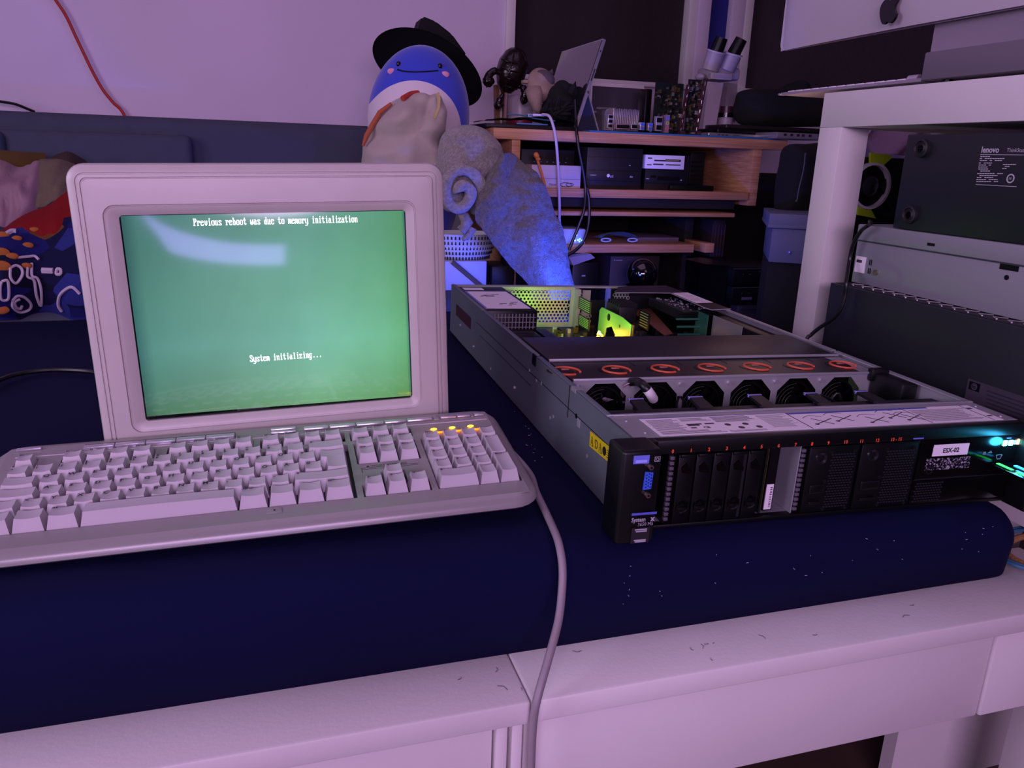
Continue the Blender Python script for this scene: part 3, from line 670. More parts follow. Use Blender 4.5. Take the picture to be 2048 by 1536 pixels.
def fan(c, first=[None]):
    if first[0]:
        o = first[0].copy(); C.objects.link(o); o.parent = srv; o.location = (c, .1905, .0475); return
    g = G(); g.box(-.029, .029, .020, .060, -.0345, .0345, 0)
    g.lathe((0, 0, 0), [(.0275, -.003), (.0275, -.022), (.0255, -.022), (.0255, -.003)], 32, 0, R=Matrix.Rotation(math.pi/2, 3, 'X'), ring=1)
    g.cyl((0, .002, 0), (0, .018, 0), .0105, n=24, m=0)
    for k in range(7):
        a = 2*math.pi*k/7; pr = [(.010, 0, .018), (.016, .10, .014), (.022, .22, .010), (.0252, .34, .008)]
        g.poly([(r_*math.cos(a+t_), y_, r_*math.sin(a+t_)) for r_, t_, y_ in pr]+[(r_*math.cos(a+t_+.55), y_-.008, r_*math.sin(a+t_+.55)) for r_, t_, y_ in pr[::-1]], 1)
    for k in range(4):
        g.loft([((.0115+k*.0045)*math.cos(t/12*2.2+2.0-k*.15), -.001, (.0115+k*.0045)*math.sin(t/12*2.2+2.0-k*.15)) for t in range(13)], .0004, 5, 2)
    o = g.build('fan', [M_blk, mat('fan_blade', '121216', .3), mat('guard_wire', '5a5a52', .4, .6)], srv); o.location = (c, .1905, .0475); first[0] = o
for c in fc: fan(c)
g = G().box(.014, .402, .189, .2715, .0805, .0825, 0)
for k in range(1, 6): g.box(.0209+.0636*k+.030, .0214+.0636*k+.030, .250, .2715, .0825, .0829, 1)
SP('fan_top_panel', g, [mat('fan_cover', '1d1519', .42, bump=(600, .1, .0003)), M_blk])
for k in range(7):
    cx_ = .0195+.0634*k; cy_ = .2310; r_ = .0163; g = G()
    for t0, t1 in ((math.radians(-20), math.radians(292)),):
        n = 30; P_ = []
        for i in range(n+1):
            t = t0+(t1-t0)*i/n; P_.append((cx_+r_*math.cos(t), cy_+r_*math.sin(t), .0832))
        g.loft(P_, .0015, 6, 0)
    g.cyl((cx_-.007, cy_+.001, .0826), (cx_-.007, cy_+.001, .0830), r_*.98, n=28, m=1); g.box(cx_-.004, cx_+.006, cy_+.005, cy_+.009, .0825, .0842, 2, bev=.0006)
    if k in (0,): g.b.faces.ensure_lookup_table()
    SP('fan_grip_ring', g, [mat('orange_ring', 'c8583a', .4), M_blk, M_stl2])
SP('air_baffle', G().box(.0125, .4215, .2755, .393, .060, .0855, 0, bev=.0015), mat('baffle_black', '1f1a20', .45, bump=(500, .08, .0003)))
# wires
g = G()
for k in range(7):
    o_ = Vector((k*.0016, k*.0010, 0)); P_ = [SL(1250, 800, z=.05)+o_, SL(1242, 788, z=.062)+o_, SL(1248, 772, z=.078)+o_, SL(1262, 766, z=.083)+o_, SL(1276, 768, z=.080)+o_]
    g.tube(P_, .0007, 5, k % 2, sub=6)
P_ = [SL(1262, 764, z=.083), SL(1276, 764, z=.086), SL(1288, 772, z=.086), SL(1300, 787, z=.078), SL(1308, 800, z=.066)]
g.tube(P_, .0050, 10, 2, sub=6); P2 = spline(P_, 6); g.loft(P2[15:24], .0054, 12, 3)
for k in range(5): g.tube([SL(1200+k*3, 806, z=.05), SL(1208+k*3, 796+k, z=.058), SL(1222+k*3, 800, z=.055), SL(1240+k*4, 806, z=.050)], .0008, 5, 1, sub=6)
SP('cable_loom', g, [mat('pink_wire', 'b08c98', .5), mat('pale_wire', 'a89aa8', .5), M_bcab, M_lab])
rnd = random.Random(11).uniform
g = G()
for k in range(46):
    x = rnd(.02, .40); y = rnd(.112, .18); g.tube([(x, y, rnd(.01, .05)), (x+rnd(-.02, .02), y+rnd(-.01, .01), rnd(.03, .066)), (x+rnd(-.04, .04), min(.18, y+rnd(-.01, .01)), rnd(.01, .05))], .0016, 6, 0, sub=4)
SP('drive_cables', g, M_bcab)
SP('corner_bracket', G().box(.405, .428, .13, .185, .055, .0860, 0, bev=.003).box(.402, .428, .179, .1895, .075, .0915, 0, bev=.003), M_blk)
# power supply
g = G(); g.box(.0045, .0925, .575, .795, .003, .0850, 0, bev=.001)
g.box(.0110, .0860, .592, .7440, .0850, .0854, 1); g.box(.0110, .0140, .592, .744, .0854, .0856, 3); g.box(.014, .050, .762, .782, .0850, .0853, 1)
for a, b_ in ((.030, .70), (.052, .71), (.045, .63), (.060, .625), (.066, .64)): g.box(a, a+.012, b_, b_+.004, .0854, .0856, 2); g.box(a-.004, a+.002, b_-.008, b_-.006, .0854, .0856, 2)
g.box(.036, .052, .66+.03, .712, .0854, .0856, 4)
for k in range(14): g.box(.010+k*.0058, .0112+k*.0058, .5740, .5755, .055, .080, 5)
for z in (.058, .066, .074): g.box(.008, .090, .5735, .5750, z, z+.0010, 5)
SP('power_supply', g, [M_blk, M_lab, M_ink, M_blu, mat('grey_print', 'a8a2b0'), M_chrome])
g = G(); g.box(.030, .085, .500, .560, .003, .058, 0, bev=.008, seg=3); g.box(.090, .108, .50, .575, .003, .055, 0)
for k in range(5): g.box(.047+k*.0052, .0490+k*.0052, .4985, .500, .034, .050, 1)
g.box(.045, .068, .4982, .5, .026, .033, 2)
SP('power_connector', g, [M_blk, M_chrome, M_gold])
# motherboard and components
g = G().box(.010, .424, .396, .795, .006, .008, 0)
for k in range(260):
    x = rnd(.11, .395); y = rnd(.42, .785); s = rnd(.003, .012); t = rnd(.003, .010); g.box(x, x+s, y, y+t, .008, .008+rnd(.002, .010), int(rnd(1, 4.99)))
SP('motherboard', g, [M_pcb, M_blk, M_dk, M_chrome, M_gold])
def honey(g, x0, x1, z0, z1, y, p, rh, m=0):
    "sheet with real hexagonal-grid holes"
    R_ = p/math.sqrt(3); rows = int((z1-z0)/(p*.866))+1; cols = int((x1-x0)/p)+1
    for j in range(rows):
        for i in range(cols):
            cx_ = x0+i*p+(p/2 if j % 2 else 0); cz_ = z0+j*p*.866
            o_ = [(cx_+R_*math.cos(math.radians(30+60*k)), cz_+R_*math.sin(math.radians(30+60*k))) for k in range(6)]
            i_ = [(cx_+rh*math.cos(math.radians(30+60*k)), cz_+rh*math.sin(math.radians(30+60*k))) for k in range(6)]
            for k in range(6):
                l = (k+1) % 6; g.poly([(i_[k][0], y, i_[k][1]), (i_[l][0], y, i_[l][1]), (o_[l][0], y, o_[l][1]), (o_[k][0], y, o_[k][1])], m)
g = G(); honey(g, .0975, .2255, .0195, .0790, .7950, .0072, .0024)
g.box(.0905, .0955, .7935, .7965, .010, .0850, 0).box(.2275, .2350, .7930, .7965, .010, .0850, 0).box(.0905, .2350, .7925, .7965, .0800, .0860, 0).box(.0905, .2350, .7935, .7965, .009, .0185, 0)
SP('vented_rear_panel', g, [mat('plated_sheet', 'a8aca4', .4, .4)], recalc=False)
g = G(); g.box(.0, .0905, .806, .81, 0, .086, 0).box(.0, W_, .798, .81, .0835, H_, 0).box(.235, .243, .780, .81, .01, .0835, 0)
g.box(.2520, .2680, .7930, .7960, .030, .0800, 0).box(.3010, .3080, .790, .80, .045, .0835, 1).box(.243, .310, .802, .81, .0, .040, 0).box(.310, .432, .800, .808, .0, .0835, 2).box(.243, .310, .797, .8015, .0, .060, 2)  # right-hand panel raised to block the blue lamp and coloured dark
honey(g, .246, .252, .014, .078, .7955, .0072, .0024); honey(g, .2560, .2690, .014, .034, .7955, .0060, .0020); honey(g, .318, .345, .060, .078, .795, .0065, .0022)
SP('rear_frame', g, [mat('plated_sheet', 'a8aca4'), M_blu, M_dk], recalc=False)
SP('status_led', G().ball((.2490, .800, .0530), .0030, m=0).ball((.2590, .800, .0525), .0026, m=0).ball((.2645, .800, .0540), .0024, m=0), [mat('bright_blue_led', '5a90ff', .4, emit=14)])
# riser brackets lit green
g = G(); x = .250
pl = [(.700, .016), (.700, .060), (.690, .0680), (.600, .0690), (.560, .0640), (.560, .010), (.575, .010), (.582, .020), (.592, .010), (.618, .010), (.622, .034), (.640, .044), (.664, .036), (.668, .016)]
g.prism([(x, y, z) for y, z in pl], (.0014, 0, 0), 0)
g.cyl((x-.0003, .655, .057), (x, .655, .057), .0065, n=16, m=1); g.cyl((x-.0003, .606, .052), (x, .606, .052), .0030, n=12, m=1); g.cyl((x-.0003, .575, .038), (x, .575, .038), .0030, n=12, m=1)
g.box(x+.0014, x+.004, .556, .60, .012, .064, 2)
SP('riser_bracket', g, [mat('green_lit_riser', '70a868', .4, .1), M_blk, mat('copper_edge', 'a86a3a', .4, .5)])  # green of the light put into the bracket's own colour
for x0, y0, y1, z0, z1 in ((.232, .700, .760, .052, .075), (.232, .700, .755, .022, .042), (.300, .600, .64, .045, .075)):
    g = G(); g.box(x0, x0+.002, y0, y1, z0, z1, 0)
    for k in range(6): g.box(x0-.001, x0, y0+.004, y1-.006, z0+.003+k*(z1-z0)*.15, z0+.0042+k*(z1-z0)*.15, 1)
    SP('riser_card', g, [M_pcb, mat('pale_trace', '9ac070', .5)])
g = G().box(.262, .296, .64, .70, .050, .078, 0, bev=.002)
for k in range(6): g.box(.262, .296, .642+k*.0095, .646+k*.0095, .078, .083, 0)
SP('heat_sink', g, M_dk)
g = G(); a_ = [SL(x, y, z=.052) for x, y in ((1262, 622), (1300, 618), (1345, 668), (1330, 672))]
g.prism(a_, (0, 0, .0016), 0); SP('copper_plate', g, mat('copper_plate', '9a6248', .35, .6))
# add-in cards and right hand cover
a_ = [SL(x, y, z=.078) for x, y in ((1298, 596), (1345, 594), (1428, 624), (1368, 626))]
g = G().prism(a_, (0, 0, .0014), 0).prism([p_+Vector((0, 0, -.014)) for p_ in a_], (0, 0, .0138), 2)
for k in range(60):
    u, v = rnd(.12, .9), rnd(.1, .9); p_ = (a_[0].lerp(a_[3], u)).lerp(a_[1].lerp(a_[2], u), v); s = rnd(.0008, .003); g.box(p_.x, p_.x+s, p_.y, p_.y+s, .0794, .0794+rnd(.0005, .002), 1)
SP('expansion_card', g, [M_pcb, M_chrome, M_blk])
a_ = [SL(x, y, z=.0875) for x, y in ((1232, 586), (1236, 575), (1258, 573), (1332, 572), (1461, 619), (1424, 621), (1413, 618), (1340, 587))]
g = G().prism(a_, (0, 0, .0012), 0)
b_ = [SL(x, y, z=.0889) for x, y in ((1344, 586), (1375, 585), (1426, 605), (1392, 606))]; g.prism(b_, (0, 0, .0002), 1)
for k in range(7):
    u = (k+1)/9; p_, q_ = b_[0].lerp(b_[3], u), b_[1].lerp(b_[2], u); g.loft([p_.lerp(q_, .15), p_.lerp(q_, .8)], .0005, 4, 2)
g.loft([p_+Vector((0, 0, .0008)) for p_ in (a_[0], a_[7], a_[6], a_[5], a_[4])], .0009, 6, 3)
SP('rear_cover', g, [mat('cover_black', '1e1a22', .4), M_lab, M_ink, M_steel])
g = G().box(.388, .3895, .56, .60, .01, .080, 0)
for k in range(4): g.box(.345, .388, .57+k*.006, .572+k*.006, .030+k*.012, .033+k*.012, 0)
SP('green_circuit_card', g, mat('teal_board', '2a6a52', .35))
g = G()
for k in range(40):
    x = rnd(.27, .385); y = rnd(.46, .72); s = rnd(.006, .022); t = rnd(.006, .02); z = rnd(.02, .045); g.box(x, x+s, y, min(y+t, .78), .008, z, int(rnd(0, 2.99)), bev=.0008)
SP('component_stack', g, [M_dk, M_blk, mat('grey_component', '57505c', .3, .4)])
SP('inner_wall', G().box(.3980, .3992, .47, .56, .010, .080, 0), mat('plated_sheet', 'a8aca4'))
SP('dark_side_fill', G().box(.4005, .4280, .395, .79, .006, .079, 0, bev=.002), M_blk)  # black box added to keep the right side of the interior dark
g = G()
for k in range(9): g.ball((.236+rnd(-.006, .006), .655+rnd(-.01, .01), .024+rnd(-.006, .006)), rnd(.0015, .004), m=k % 2, nu=10, nv=6)
SP('orange_light', g, [mat('hot_orange', 'ff8a20', .5, emit=16), mat('hot_yellow', 'ffc850', .5, emit=22)])
SW = lambda *q: ST @ Vector(q)
point('server_green_led', SW(.200, .640, .045), (.25, 1, .05), .10, .006)
point('server_green_led', SW(.165, .700, .045), (.45, 1, .04), .10, .006)
point('server_orange_led', SW(.230, .640, .030), (1, .35, .04), .08, .005)
point('server_front_led', SW(.4195, -.020, .065), (.05, .55, 1), .05, .006)
area('blue_case_light', (.60, 1.47, .04), (.62, 1.66, .12), .10, .03, (.03, .08, 1), 3.2)
# ------------------------------------------------------------ white side tables, right
def lack(z0, label, group):
    t = thing('side_table', label, 'table', (1.095, .802, z0), group=group)
    G().box(.82, 1.37, .527, 1.077, z0+.400, z0+.450, 0, bev=.0012).build('table_top', M_white, t, local=False)
    for x in (.82, 1.32):
        for y in (.527, 1.027): G().box(x, x+.05, y, y+.05, z0, z0+.400, 0, bev=.0012).build('leg', M_white, t, local=False)
    return t
lack(FZ, 'lower white square side table carrying the stack of computers', 'stacked white side tables')
lack(-.021, 'upper white square side table standing over the computers, silver computer on it', 'stacked white side tables')
TZ = .429
# big dark chassis
t = thing('computer_chassis', 'large matt black computer chassis at the bottom of the right hand stack', 'computer', (1.02, .74, -.021))
g = G().box(.79, 1.25, .520, .965, -.021, .1585, 0, bev=.001)
g.build('case', mat('matt_black_case', '181b20', .45, bump=(700, .12)), t, local=False)
g = G().box(.795, .862, .525, .960, .1585, .1592, 0); rnd = random.Random(5).uniform
for k in range(17):
    for j in range(2): g.box(.800+j*.011, .809+j*.011, .93-k*.020-j*.009, .9435-k*.020-j*.009, .1592, .1594, 1)
    for a, b_ in (((.7995, .9285-k*.020), (.8075, .9405-k*.020)), ((.8075, .9405-k*.020), (.8190, .9300-k*.020))): g.loft([(a[0], a[1], .1600), (b_[0], b_[1], .1600)], .0007, 5, 2)
    g.ball((.7990, .9280-k*.020, .1602), .0012, m=3, nu=8, nv=6)
g.build('vent_grille', [M_dk, M_blk, M_alu, M_chrome], t, local=False)
g = G(); a = at(1937, 757, X=.7895); b_ = at(1925, 812, X=.7895)
g.box(.7892, .79, .53, a.y, b_.z-.012, a.z, 0); YL = lambda y, z: TX((.7890, y, z), (0, -1, 0), (0, 0, 1))
g.box(.7888, .7892, a.y-.018, a.y-.003, a.z-.012, a.z-.002, 1); g.cyl((.7885, a.y-.0105, a.z-.007), (.7888, a.y-.0105, a.z-.007), .0042, n=18, m=0); g.text('hp', .0062, TX((.7883, a.y-.0072, a.z-.0088), (0, -1, 0), (0, 0, 1)), 1)
for k in range(8): g.box(.7888, .7892, .54, a.y-.022-rnd(0, .01), a.z-.006-k*.0045, a.z-.0075-k*.0045, 2)
g.build('rating_label', [mat('dim_label', '38323e', .6), M_blk, mat('dim_ink', '241f2a', .6)], t, local=False)
# silver chassis
t = thing('rack_chassis', 'bare silver metal rack chassis in the middle of the right hand stack', 'computer', (1.04, .74, .160))
G().box(.822, 1.30, .52, .9600, .1602, .2205, 0, bev=.0006).build('lower_shell', mat('brushed_steel', '96989c', .5, .3, bump=(300, .06)), t, local=False)
g = G().box(.8195, 1.30, .515, .9610, .2215, .2440, 0, bev=.002)
g.box(.8212, 1.30, .515, .9605, .2200, .2218, 1)
g.build('lid', [mat('brushed_steel', '84868a'), mat('shadow_gap', '4a4a50', .5, .5)], t, local=False)
p_ = at(1752, 545, X=.8215); G().cyl((.8190, p_.y, p_.z), (.822, p_.y, p_.z), .0040, n=16, m=0).build('screw', mat('brass_screw', 'b09a90'), t, local=False)
g = G(); q = at(1722, 530, X=.8215); g.box(.8213, .822, q.y-.008, q.y+.012, q.z-.011, q.z+.012, 0); g.box(.8211, .8213, q.y-.001, q.y+.010, q.z+.003, q.z+.007, 1); g.build('label', [M_lab, M_ink], t, local=False)
for dz in (.006, -.006): G().box(.8213, .822, q.y-.017, q.y-.0155, q.z+dz-.004, q.z+dz+.004, 0).box(.8213, .822, q.y-.0205, q.y-.019, q.z+dz-.004, q.z+dz+.004, 0).build('slot_mark', M_dk, t, local=False)
q = at(2018, 532, X=.8215); G().box(.8213, .822, q.y-.013, q.y+.012, q.z-.005, q.z+.005, 0).build('side_slot', M_blk, t, local=False); q = at(2013, 555, X=.8215); G().cyl((.8212, q.y, q.z), (.822, q.y, q.z), .0030, n=14).build('screw_hole', M_blk, t, local=False)
q = at(1863, 489, X=.82); G().box(.8188, .8196, q.y-.006, q.y+.006, q.z-.0018, q.z+.0018, 0).build('side_slot', M_blk, t, local=False)
# black workstation lying on its side
a = at(1815, 270, X=.82); b_ = at(1786, 455, X=.82)
t = thing('workstation_computer', 'black workstation computer lying on its side with round feet and white printed label', 'computer', (1.03, .66, .2445))
G().box(.82, 1.28, .45, .8940, .2450, .3665, 0, bev=.0012).build('case', mat('matt_black_case', '181b20'), t, local=False)
for q in ((1846, 297), (1822, 430)):
    c = at(*q, X=.82); g = G().lathe((.8202, c.y, c.z), [(.0118, 0), (.0115, .0045), (.0095, .0055), (.0085, .003), (.005, .003), (.0045, .0045)], 28, 0, R=Matrix.Rotation(-math.pi/2, 3, 'Y'))
    g.box(.8150, .8172, c.y-.0006, c.y+.0006, c.z-.005, c.z+.005, 1); g.box(.8150, .8172, c.y-.004, c.y+.004, c.z-.0006, c.z+.0006, 1)
    g.build('rubber_foot', [mat('rubber', '141416', .55), M_blk2], t, local=False)
g = G(); T2 = lambda x, y: TX((.8194, at(x, y, X=.8195).y, at(x, y, X=.8195).z), (0, -1, 0), (0, 0, 1))
g.text('lenovo', .0098, T2(1962, 305), 0, bold=.00025, sx=.92); g.text('ThinkStation', .0062, T2(2013, 304), 0, sx=.95)
def ln(x0, x1, y, th=.00045):
    p_ = at(x0, y, X=.8195); q_ = at(x1, y, X=.8195); g.box(.8192, .8196, q_.y, p_.y, p_.z-th, p_.z+th, 0)
ln(1961, 2048, 309, .0003); ln(1952, 2034, 369, .0003)
for y, x0, x1 in ((313, 1961, 1980), (317, 1960, 2012), (321, 1960, 1985), (321, 1990, 2008), (326, 1958, 1984), (330, 1958, 1982), (334, 1957, 1975), (338, 1957, 1976), (342, 1956, 1980), (329, 2006, 2032), (333, 2005, 2019), (337, 2005, 2013), (347, 1955, 2006), (351, 1954, 1995), (355, 1954, 1986), (359, 1953, 1995), (363, 1953, 1996)):
    for k in range(int((x1-x0)/5)+1):
        if (k*7+y) % 9: ln(x0+k*5, min(x1, x0+k*5+3.9), y, .0005)
c = at(2021, 357, X=.8195); g.lathe((.8196, c.y, c.z), [(.0052, 0), (.0052, .0003), (.0038, .0003), (.0038, 0)], 24, 0, R=Matrix.Rotation(-math.pi/2, 3, 'Y'), ring=1); g.text('10', .0042, TX((.8192, c.y+.0026, c.z-.0015), (0, -1, 0), (0, 0, 1)), 0)
g.build('label_print', mat('white_print', 'b8b4bc', .5), t, local=False)
# fan graphics card standing behind the leg
t = thing('graphics_card', 'lime green and black graphics card with a silver ringed blower fan', 'graphics card', (1.0, 1.115, -.021))
a = at(1746, 360, Y=1.12); Rz = Matrix.Rotation(math.radians(-12), 3, 'Z')
cy = 1.115; c = at(1738, 372, Y=cy); 
g = G().box(c.x-.055, c.x+.095, cy+.002, cy+.030, c.z-.05, c.z+.046, 0, bev=.002).box(c.x-.04, c.x+.08, cy+.004, cy+.028, FZ, c.z-.05, 0)
g.prism([(c.x+.02, cy-.002, c.z+.002), (c.x+.040, cy-.002, c.z+.022), (c.x+.085, cy-.002, c.z+.030), (c.x+.085, cy-.002, c.z-.03), (c.x+.05, cy-.002, c.z-.04)], (0, .004, 0), 1)
g.build('shroud', [M_blk, M_dk], t, local=False)
L_ = mat('lime_plastic', '9ab818', .5)
for P_ in (((1742, 305), (1742, 330), (1765, 333), (1785, 315), (1778, 309)), ((1718, 410), (1716, 430), (1752, 437), (1742, 418))):
    G().prism([at(*q, Y=cy-.004) for q in P_], (0, .005, 0), 0).build('accent_panel', L_, t, local=False)
g = G().lathe((c.x, cy+.002, c.z), [(.0375, 0), (.0375, .010), (.0335, .010), (.0330, .001)], 40, 0, R=Matrix.Rotation(math.pi/2, 3, 'X'), ring=1).build('fan_ring', mat('pale_ring', 'd0c8d0', .45, .1), t, local=False)
G().lathe((c.x, cy, c.z), [(.0165, 0), (.0160, .004), (.010, .008), (.002, .0095)], 32, 0, R=Matrix.Rotation(math.pi/2, 3, 'X')).build('fan_hub', mat('glossy_hub', '34303a', .12, .5), t, local=False)
# cable hanging beside the leg
pts = [at(1740, 448, X=.800), at(1722, 462, X=.800), at(1706, 490, X=.800), at(1698, 525, X=.800), at(1693, 560, X=.780), at(1690, 590, X=.780), at(1680, 620, X=.778), at(1665, 638, X=.775), at(1640, 655, X=.770), at(1622, 670, X=.765), at(1612, 685, X=.76), (.762, .97, .0)]
tag(G().tube([(.86, .985, .246)]+pts, .0028, 8, sub=8).build('power_cable', M_bcab), 'thin black cable drooping past the white table leg', 'cable')
# things on the upper table
t = thing('desktop_computer', 'silver all in one computer seen from behind with a dark fruit logo', 'computer', (.96, .88, TZ))
iy0 = at(1560, 98, X=.913).y; zb_ = at(1560, 98, X=.913).z
g = G(); n = 26; zb2 = zb_-.004
def back(u, v):
    y = iy0+.0-(.65)*u; z = zb2+.50*v; e = min(u, 1-u, .5)*2; b_ = .045*min(1, (max(0, e))**.5)*min(1, (v*3+.08)**.5); return Vector((.915-b_, y, z))
g.prism([(.9130, y, z) for y, z in rrect(iy0-.65, iy0, zb2, zb2+.50, .012, 5)], (.006, 0, 0), 0)
g.grid(back, 40, 20)
g.build('display_housing', mat('lilac_aluminium', 'c8bec6', .42, .1), t, local=False)
def applepts():
    # half-outline of a bitten fruit, height 1
    A = [(0, .18), (.10, .24), (.22, .25), (.36, .18), (.30, .08), (.24, -.03), (.26, -.15), (.34, -.25), (.38, -.30), (.32, -.44), (.22, -.54), (.12, -.55), (0, -.50), (-.12, -.55), (-.22, -.54), (-.33, -.42), (-.42, -.24), (-.46, -.05), (-.42, .10), (-.33, .21), (-.22, .25), (-.10, .23)]
    return [(p_.x, p_.y) for p_ in spline([(a_, b_, 0) for a_, b_ in A]+[(0, .18, 0)], 3)[:-1]]
c = at(1793, 14, X=.895); s = .042
g = G().prism([(.905-.045*(1-abs(.5)), c.y-p_*s, c.z+q_*s) for p_, q_ in applepts()], (.004, 0, 0), 0)
lf = [(-.02, .28), (0, .40), (.07, .50), (.17, .54), (.15, .42), (.08, .32)]
g.prism([(.8680, c.y-p_*s, c.z+q_*s) for p_, q_ in lf], (.004, 0, 0), 0)
g.build('logo', M_blk2, t, local=False)
sy = at(1874, 60, X=.93).y
G().prism([(.925, sy, TZ+.004), (.925, sy, .60), (.933, sy, .60), (.955, sy, TZ+.004)], (0, -.19, 0), 0).box(.90, 1.08, sy-.19, sy, TZ+.0005, TZ+.005, 0, bev=.001).build('stand', M_alu, t, local=False)
a = at(1850, 105, X=.825); b_ = at(1848, 157, X=.825)
t = thing('docking_box', 'flat grey metal box on small feet at the edge of the upper white table', 'box', (.90, .72, TZ))
G().box(.825, .905, .50, a.y, TZ+.005, a.z, 0, bev=.002).build('case', mat('grey_metal_box', '766e78', .45, .2), t, local=False)
for y in (.56, a.y-.03): G().cyl((.84, y, TZ), (.84, y, TZ+.006), .006, n=14).cyl((.89, y, TZ), (.89, y, TZ+.006), .006, n=14).build('foot', M_blk, t, local=False)
ky0 = at(1562, 187, X=.83).y; ky1 = a.y+.004; kz = TZ+.001
t = thing('slim_keyboard', 'thin silver keyboard overhanging the far edge of the upper white table', 'keyboard', (.88, 1.04, TZ))
g = G().prism([(.830, ky0, kz+.0035), (.830, ky0, kz+.0075), (.945, ky0, kz+.0160), (.945, ky0, kz+.0030)], (0, ky1-ky0, 0), 0).box(.828, .84, ky0-.004+.004, ky0+.006, kz+.0035, kz+.0065, 0, bev=.001)
g.build('body', M_alu, t, local=False)
N_ = 14
for k in range(N_):
    y = ky0-.012-k*(ky0-ky1-.02)/N_
    G().box(.834, .8465, y-.0155, y, kz+.0075, kz+.0098, 0, bev=.0006).build('key', mat('white_key', 'd8d0dc', .4), t, local=False)
G().cyl((.838, ky1+.012, kz+.009), (.838, ky1+.030, kz+.009), .0048, n=16).build('power_button', M_chrome, t, local=False)
# coiled leads beside the mattress
for nm, m, lab, r_, q in (('blue_lead', mat('teal_lead', '3c6a88', .4), 'thin blue lead coiled beside the mattress corner', .0022, (1988, 1148)), ('rope_coil', mat('tan_rope', 'a87848', .7, bump=(800, 1, .002)), 'tan braided lead coiled under the blue lead beside the mattress', .0036, (2008, 1144))):
    z = -.082+(.004 if nm == 'blue_lead' else .0)
    c = Vector((.830 if nm == 'blue_lead' else .835, .60, 0)); R_ = .085 if nm == 'blue_lead' else .074
    g = G()
    for j in range(2 if nm == 'blue_lead' else 1): g.loft([(c.x+(R_+j*.005)*math.cos(2*math.pi*k/40), c.y+(R_*.6+j*.005)*math.sin(2*math.pi*k/40)-.03, z) for k in range(41)], r_, 8, 0)
    tag(g.build(nm, m), lab, 'cable')
# ------------------------------------------------------------ sofa and the wall behind
SOZ = .012
t = thing('sofa', 'dark slate blue fabric sofa with a low straight back along the wall', 'sofa', (-.5, 2.05, FZ))
sx1 = .50
G().box(-1.6, sx1, 1.668, 2.32, -.20, SOZ, 0, bev=.03, seg=4).build('seat', M_sofa, t, local=False)
G().box(-1.6, sx1, 1.70, 2.48, FZ, -.20, 0, bev=.01).build('base', M_sofa, t, local=False)
g = G().box(-1.6, .36, 2.30, 2.50, -.18, .388, 0, bev=.035, seg=5); g.build('back_rest', M_sofa, t, local=False)
a = at(384, 300, Y=2.26)
G().box(-.62, a.x, 2.25, 2.31, .0, at(300, 268, Y=2.25).z, 0, bev=.018, seg=4).build('back_cushion', mat('sofa_fabric', '3a3d5c'), t, local=False)
G().box(-1.55, at(12, 300, Y=2.24).x, 2.23, 2.31, .0, at(5, 262, Y=2.24).z, 0, bev=.018, seg=4).build('back_cushion', mat('slate_cushion', '2c3a54', .95), t, local=False)
pts = [at(*q, Y=2.505) for q in ((100, -14), (113, 3), (132, 32), (150, 70), (168, 108), (186, 145), (206, 180), (226, 205), (246, 226))]
tag(G().tube([tuple(pts[0]+Vector((-.05, .0, .05)))]+[tuple(p_) for p_ in pts]+[(pts[-1].x+.03, 2.508, pts[-1].z-.08)], .0042, 8, sub=5).build('wall_cable', mat('red_cable', 'a82420', .5)), 'red cable running down the purple lit wall behind the sofa', 'cable')
pts = [at(*q, Y=2.44) for q in ((-30, 198), (0, 203), (20, 206), (36, 210))]
tag(G().tube([tuple(p_) for p_ in pts]+[(pts[-1].x+.04, 2.42, .391)], .0035, 8, sub=5).build('short_cable', M_bcab), 'short black cable resting on the sofa back at the far left', 'cable')
pts = [at(x, y, Z=.006) for x, y in ((-60, 790), (-20, 768), (20, 752), (60, 744), (110, 740), (170, 742), (215, 750))]
tag(G().tube([tuple(p_) for p_ in pts], .0035, 8, sub=6).build('monitor_cable', M_bcab), 'black cable crossing the sheet to the back of the monitor', 'cable')
# cloth heap on the far left
def cloth(name, m, ctrl, lab, cat, thick=.02, nx=22, ny=14, amp=.012, ns=9, seed=0, two=None):
    "soft folded sheet through a grid of control points (rows of points)"
    rows = [spline(r_, 6) for r_ in ctrl]; n = min(len(r_) for r_ in rows); cols = [spline([r_[i] for r_ in rows], 6) for i in range(n)]
    g = G(); V = []
    for i, c_ in enumerate(cols):
        V.append([g.b.verts.new(p_+Vector((0, -1, .3))*(noise.noise(Vector((p_.x*ns+seed, p_.z*ns, p_.y*ns)))*amp+abs(noise.noise(Vector((p_.x*ns*2.3, p_.z*ns*.8, seed))))*amp*.8)) for p_ in c_])
    for i in range(len(V)-1):
        for j in range(len(V[0])-1):
            f = g.b.faces.new((V[i][j], V[i+1][j], V[i+1][j+1], V[i][j+1])); f.smooth = True
    r_ = bmesh.ops.solidify(g.b, geom=list(g.b.faces), thickness=thick)
    for f in g.b.faces: f.smooth = True
    return simple(name, m, g, lab, cat, ang=0)
A = lambda x, y, Y: tuple(at(x, y, Y=Y))
cloth('yellow_cushion', mat('mustard_fabric', '8a6a2c', .95, bump=(500, .3)), [[A(-60, 296, 2.18), A(0, 300, 2.16), A(45, 304, 2.16), A(92, 306, 2.20)], [A(-60, 325, 2.08), A(0, 328, 2.06), A(45, 330, 2.06), A(90, 330, 2.12)], [A(-60, 380, 2.02), A(0, 380, 2.02), A(45, 380, 2.02), A(85, 380, 2.06)]], 'mustard yellow cushion behind the pink blanket', 'cushion', .05, amp=.006)
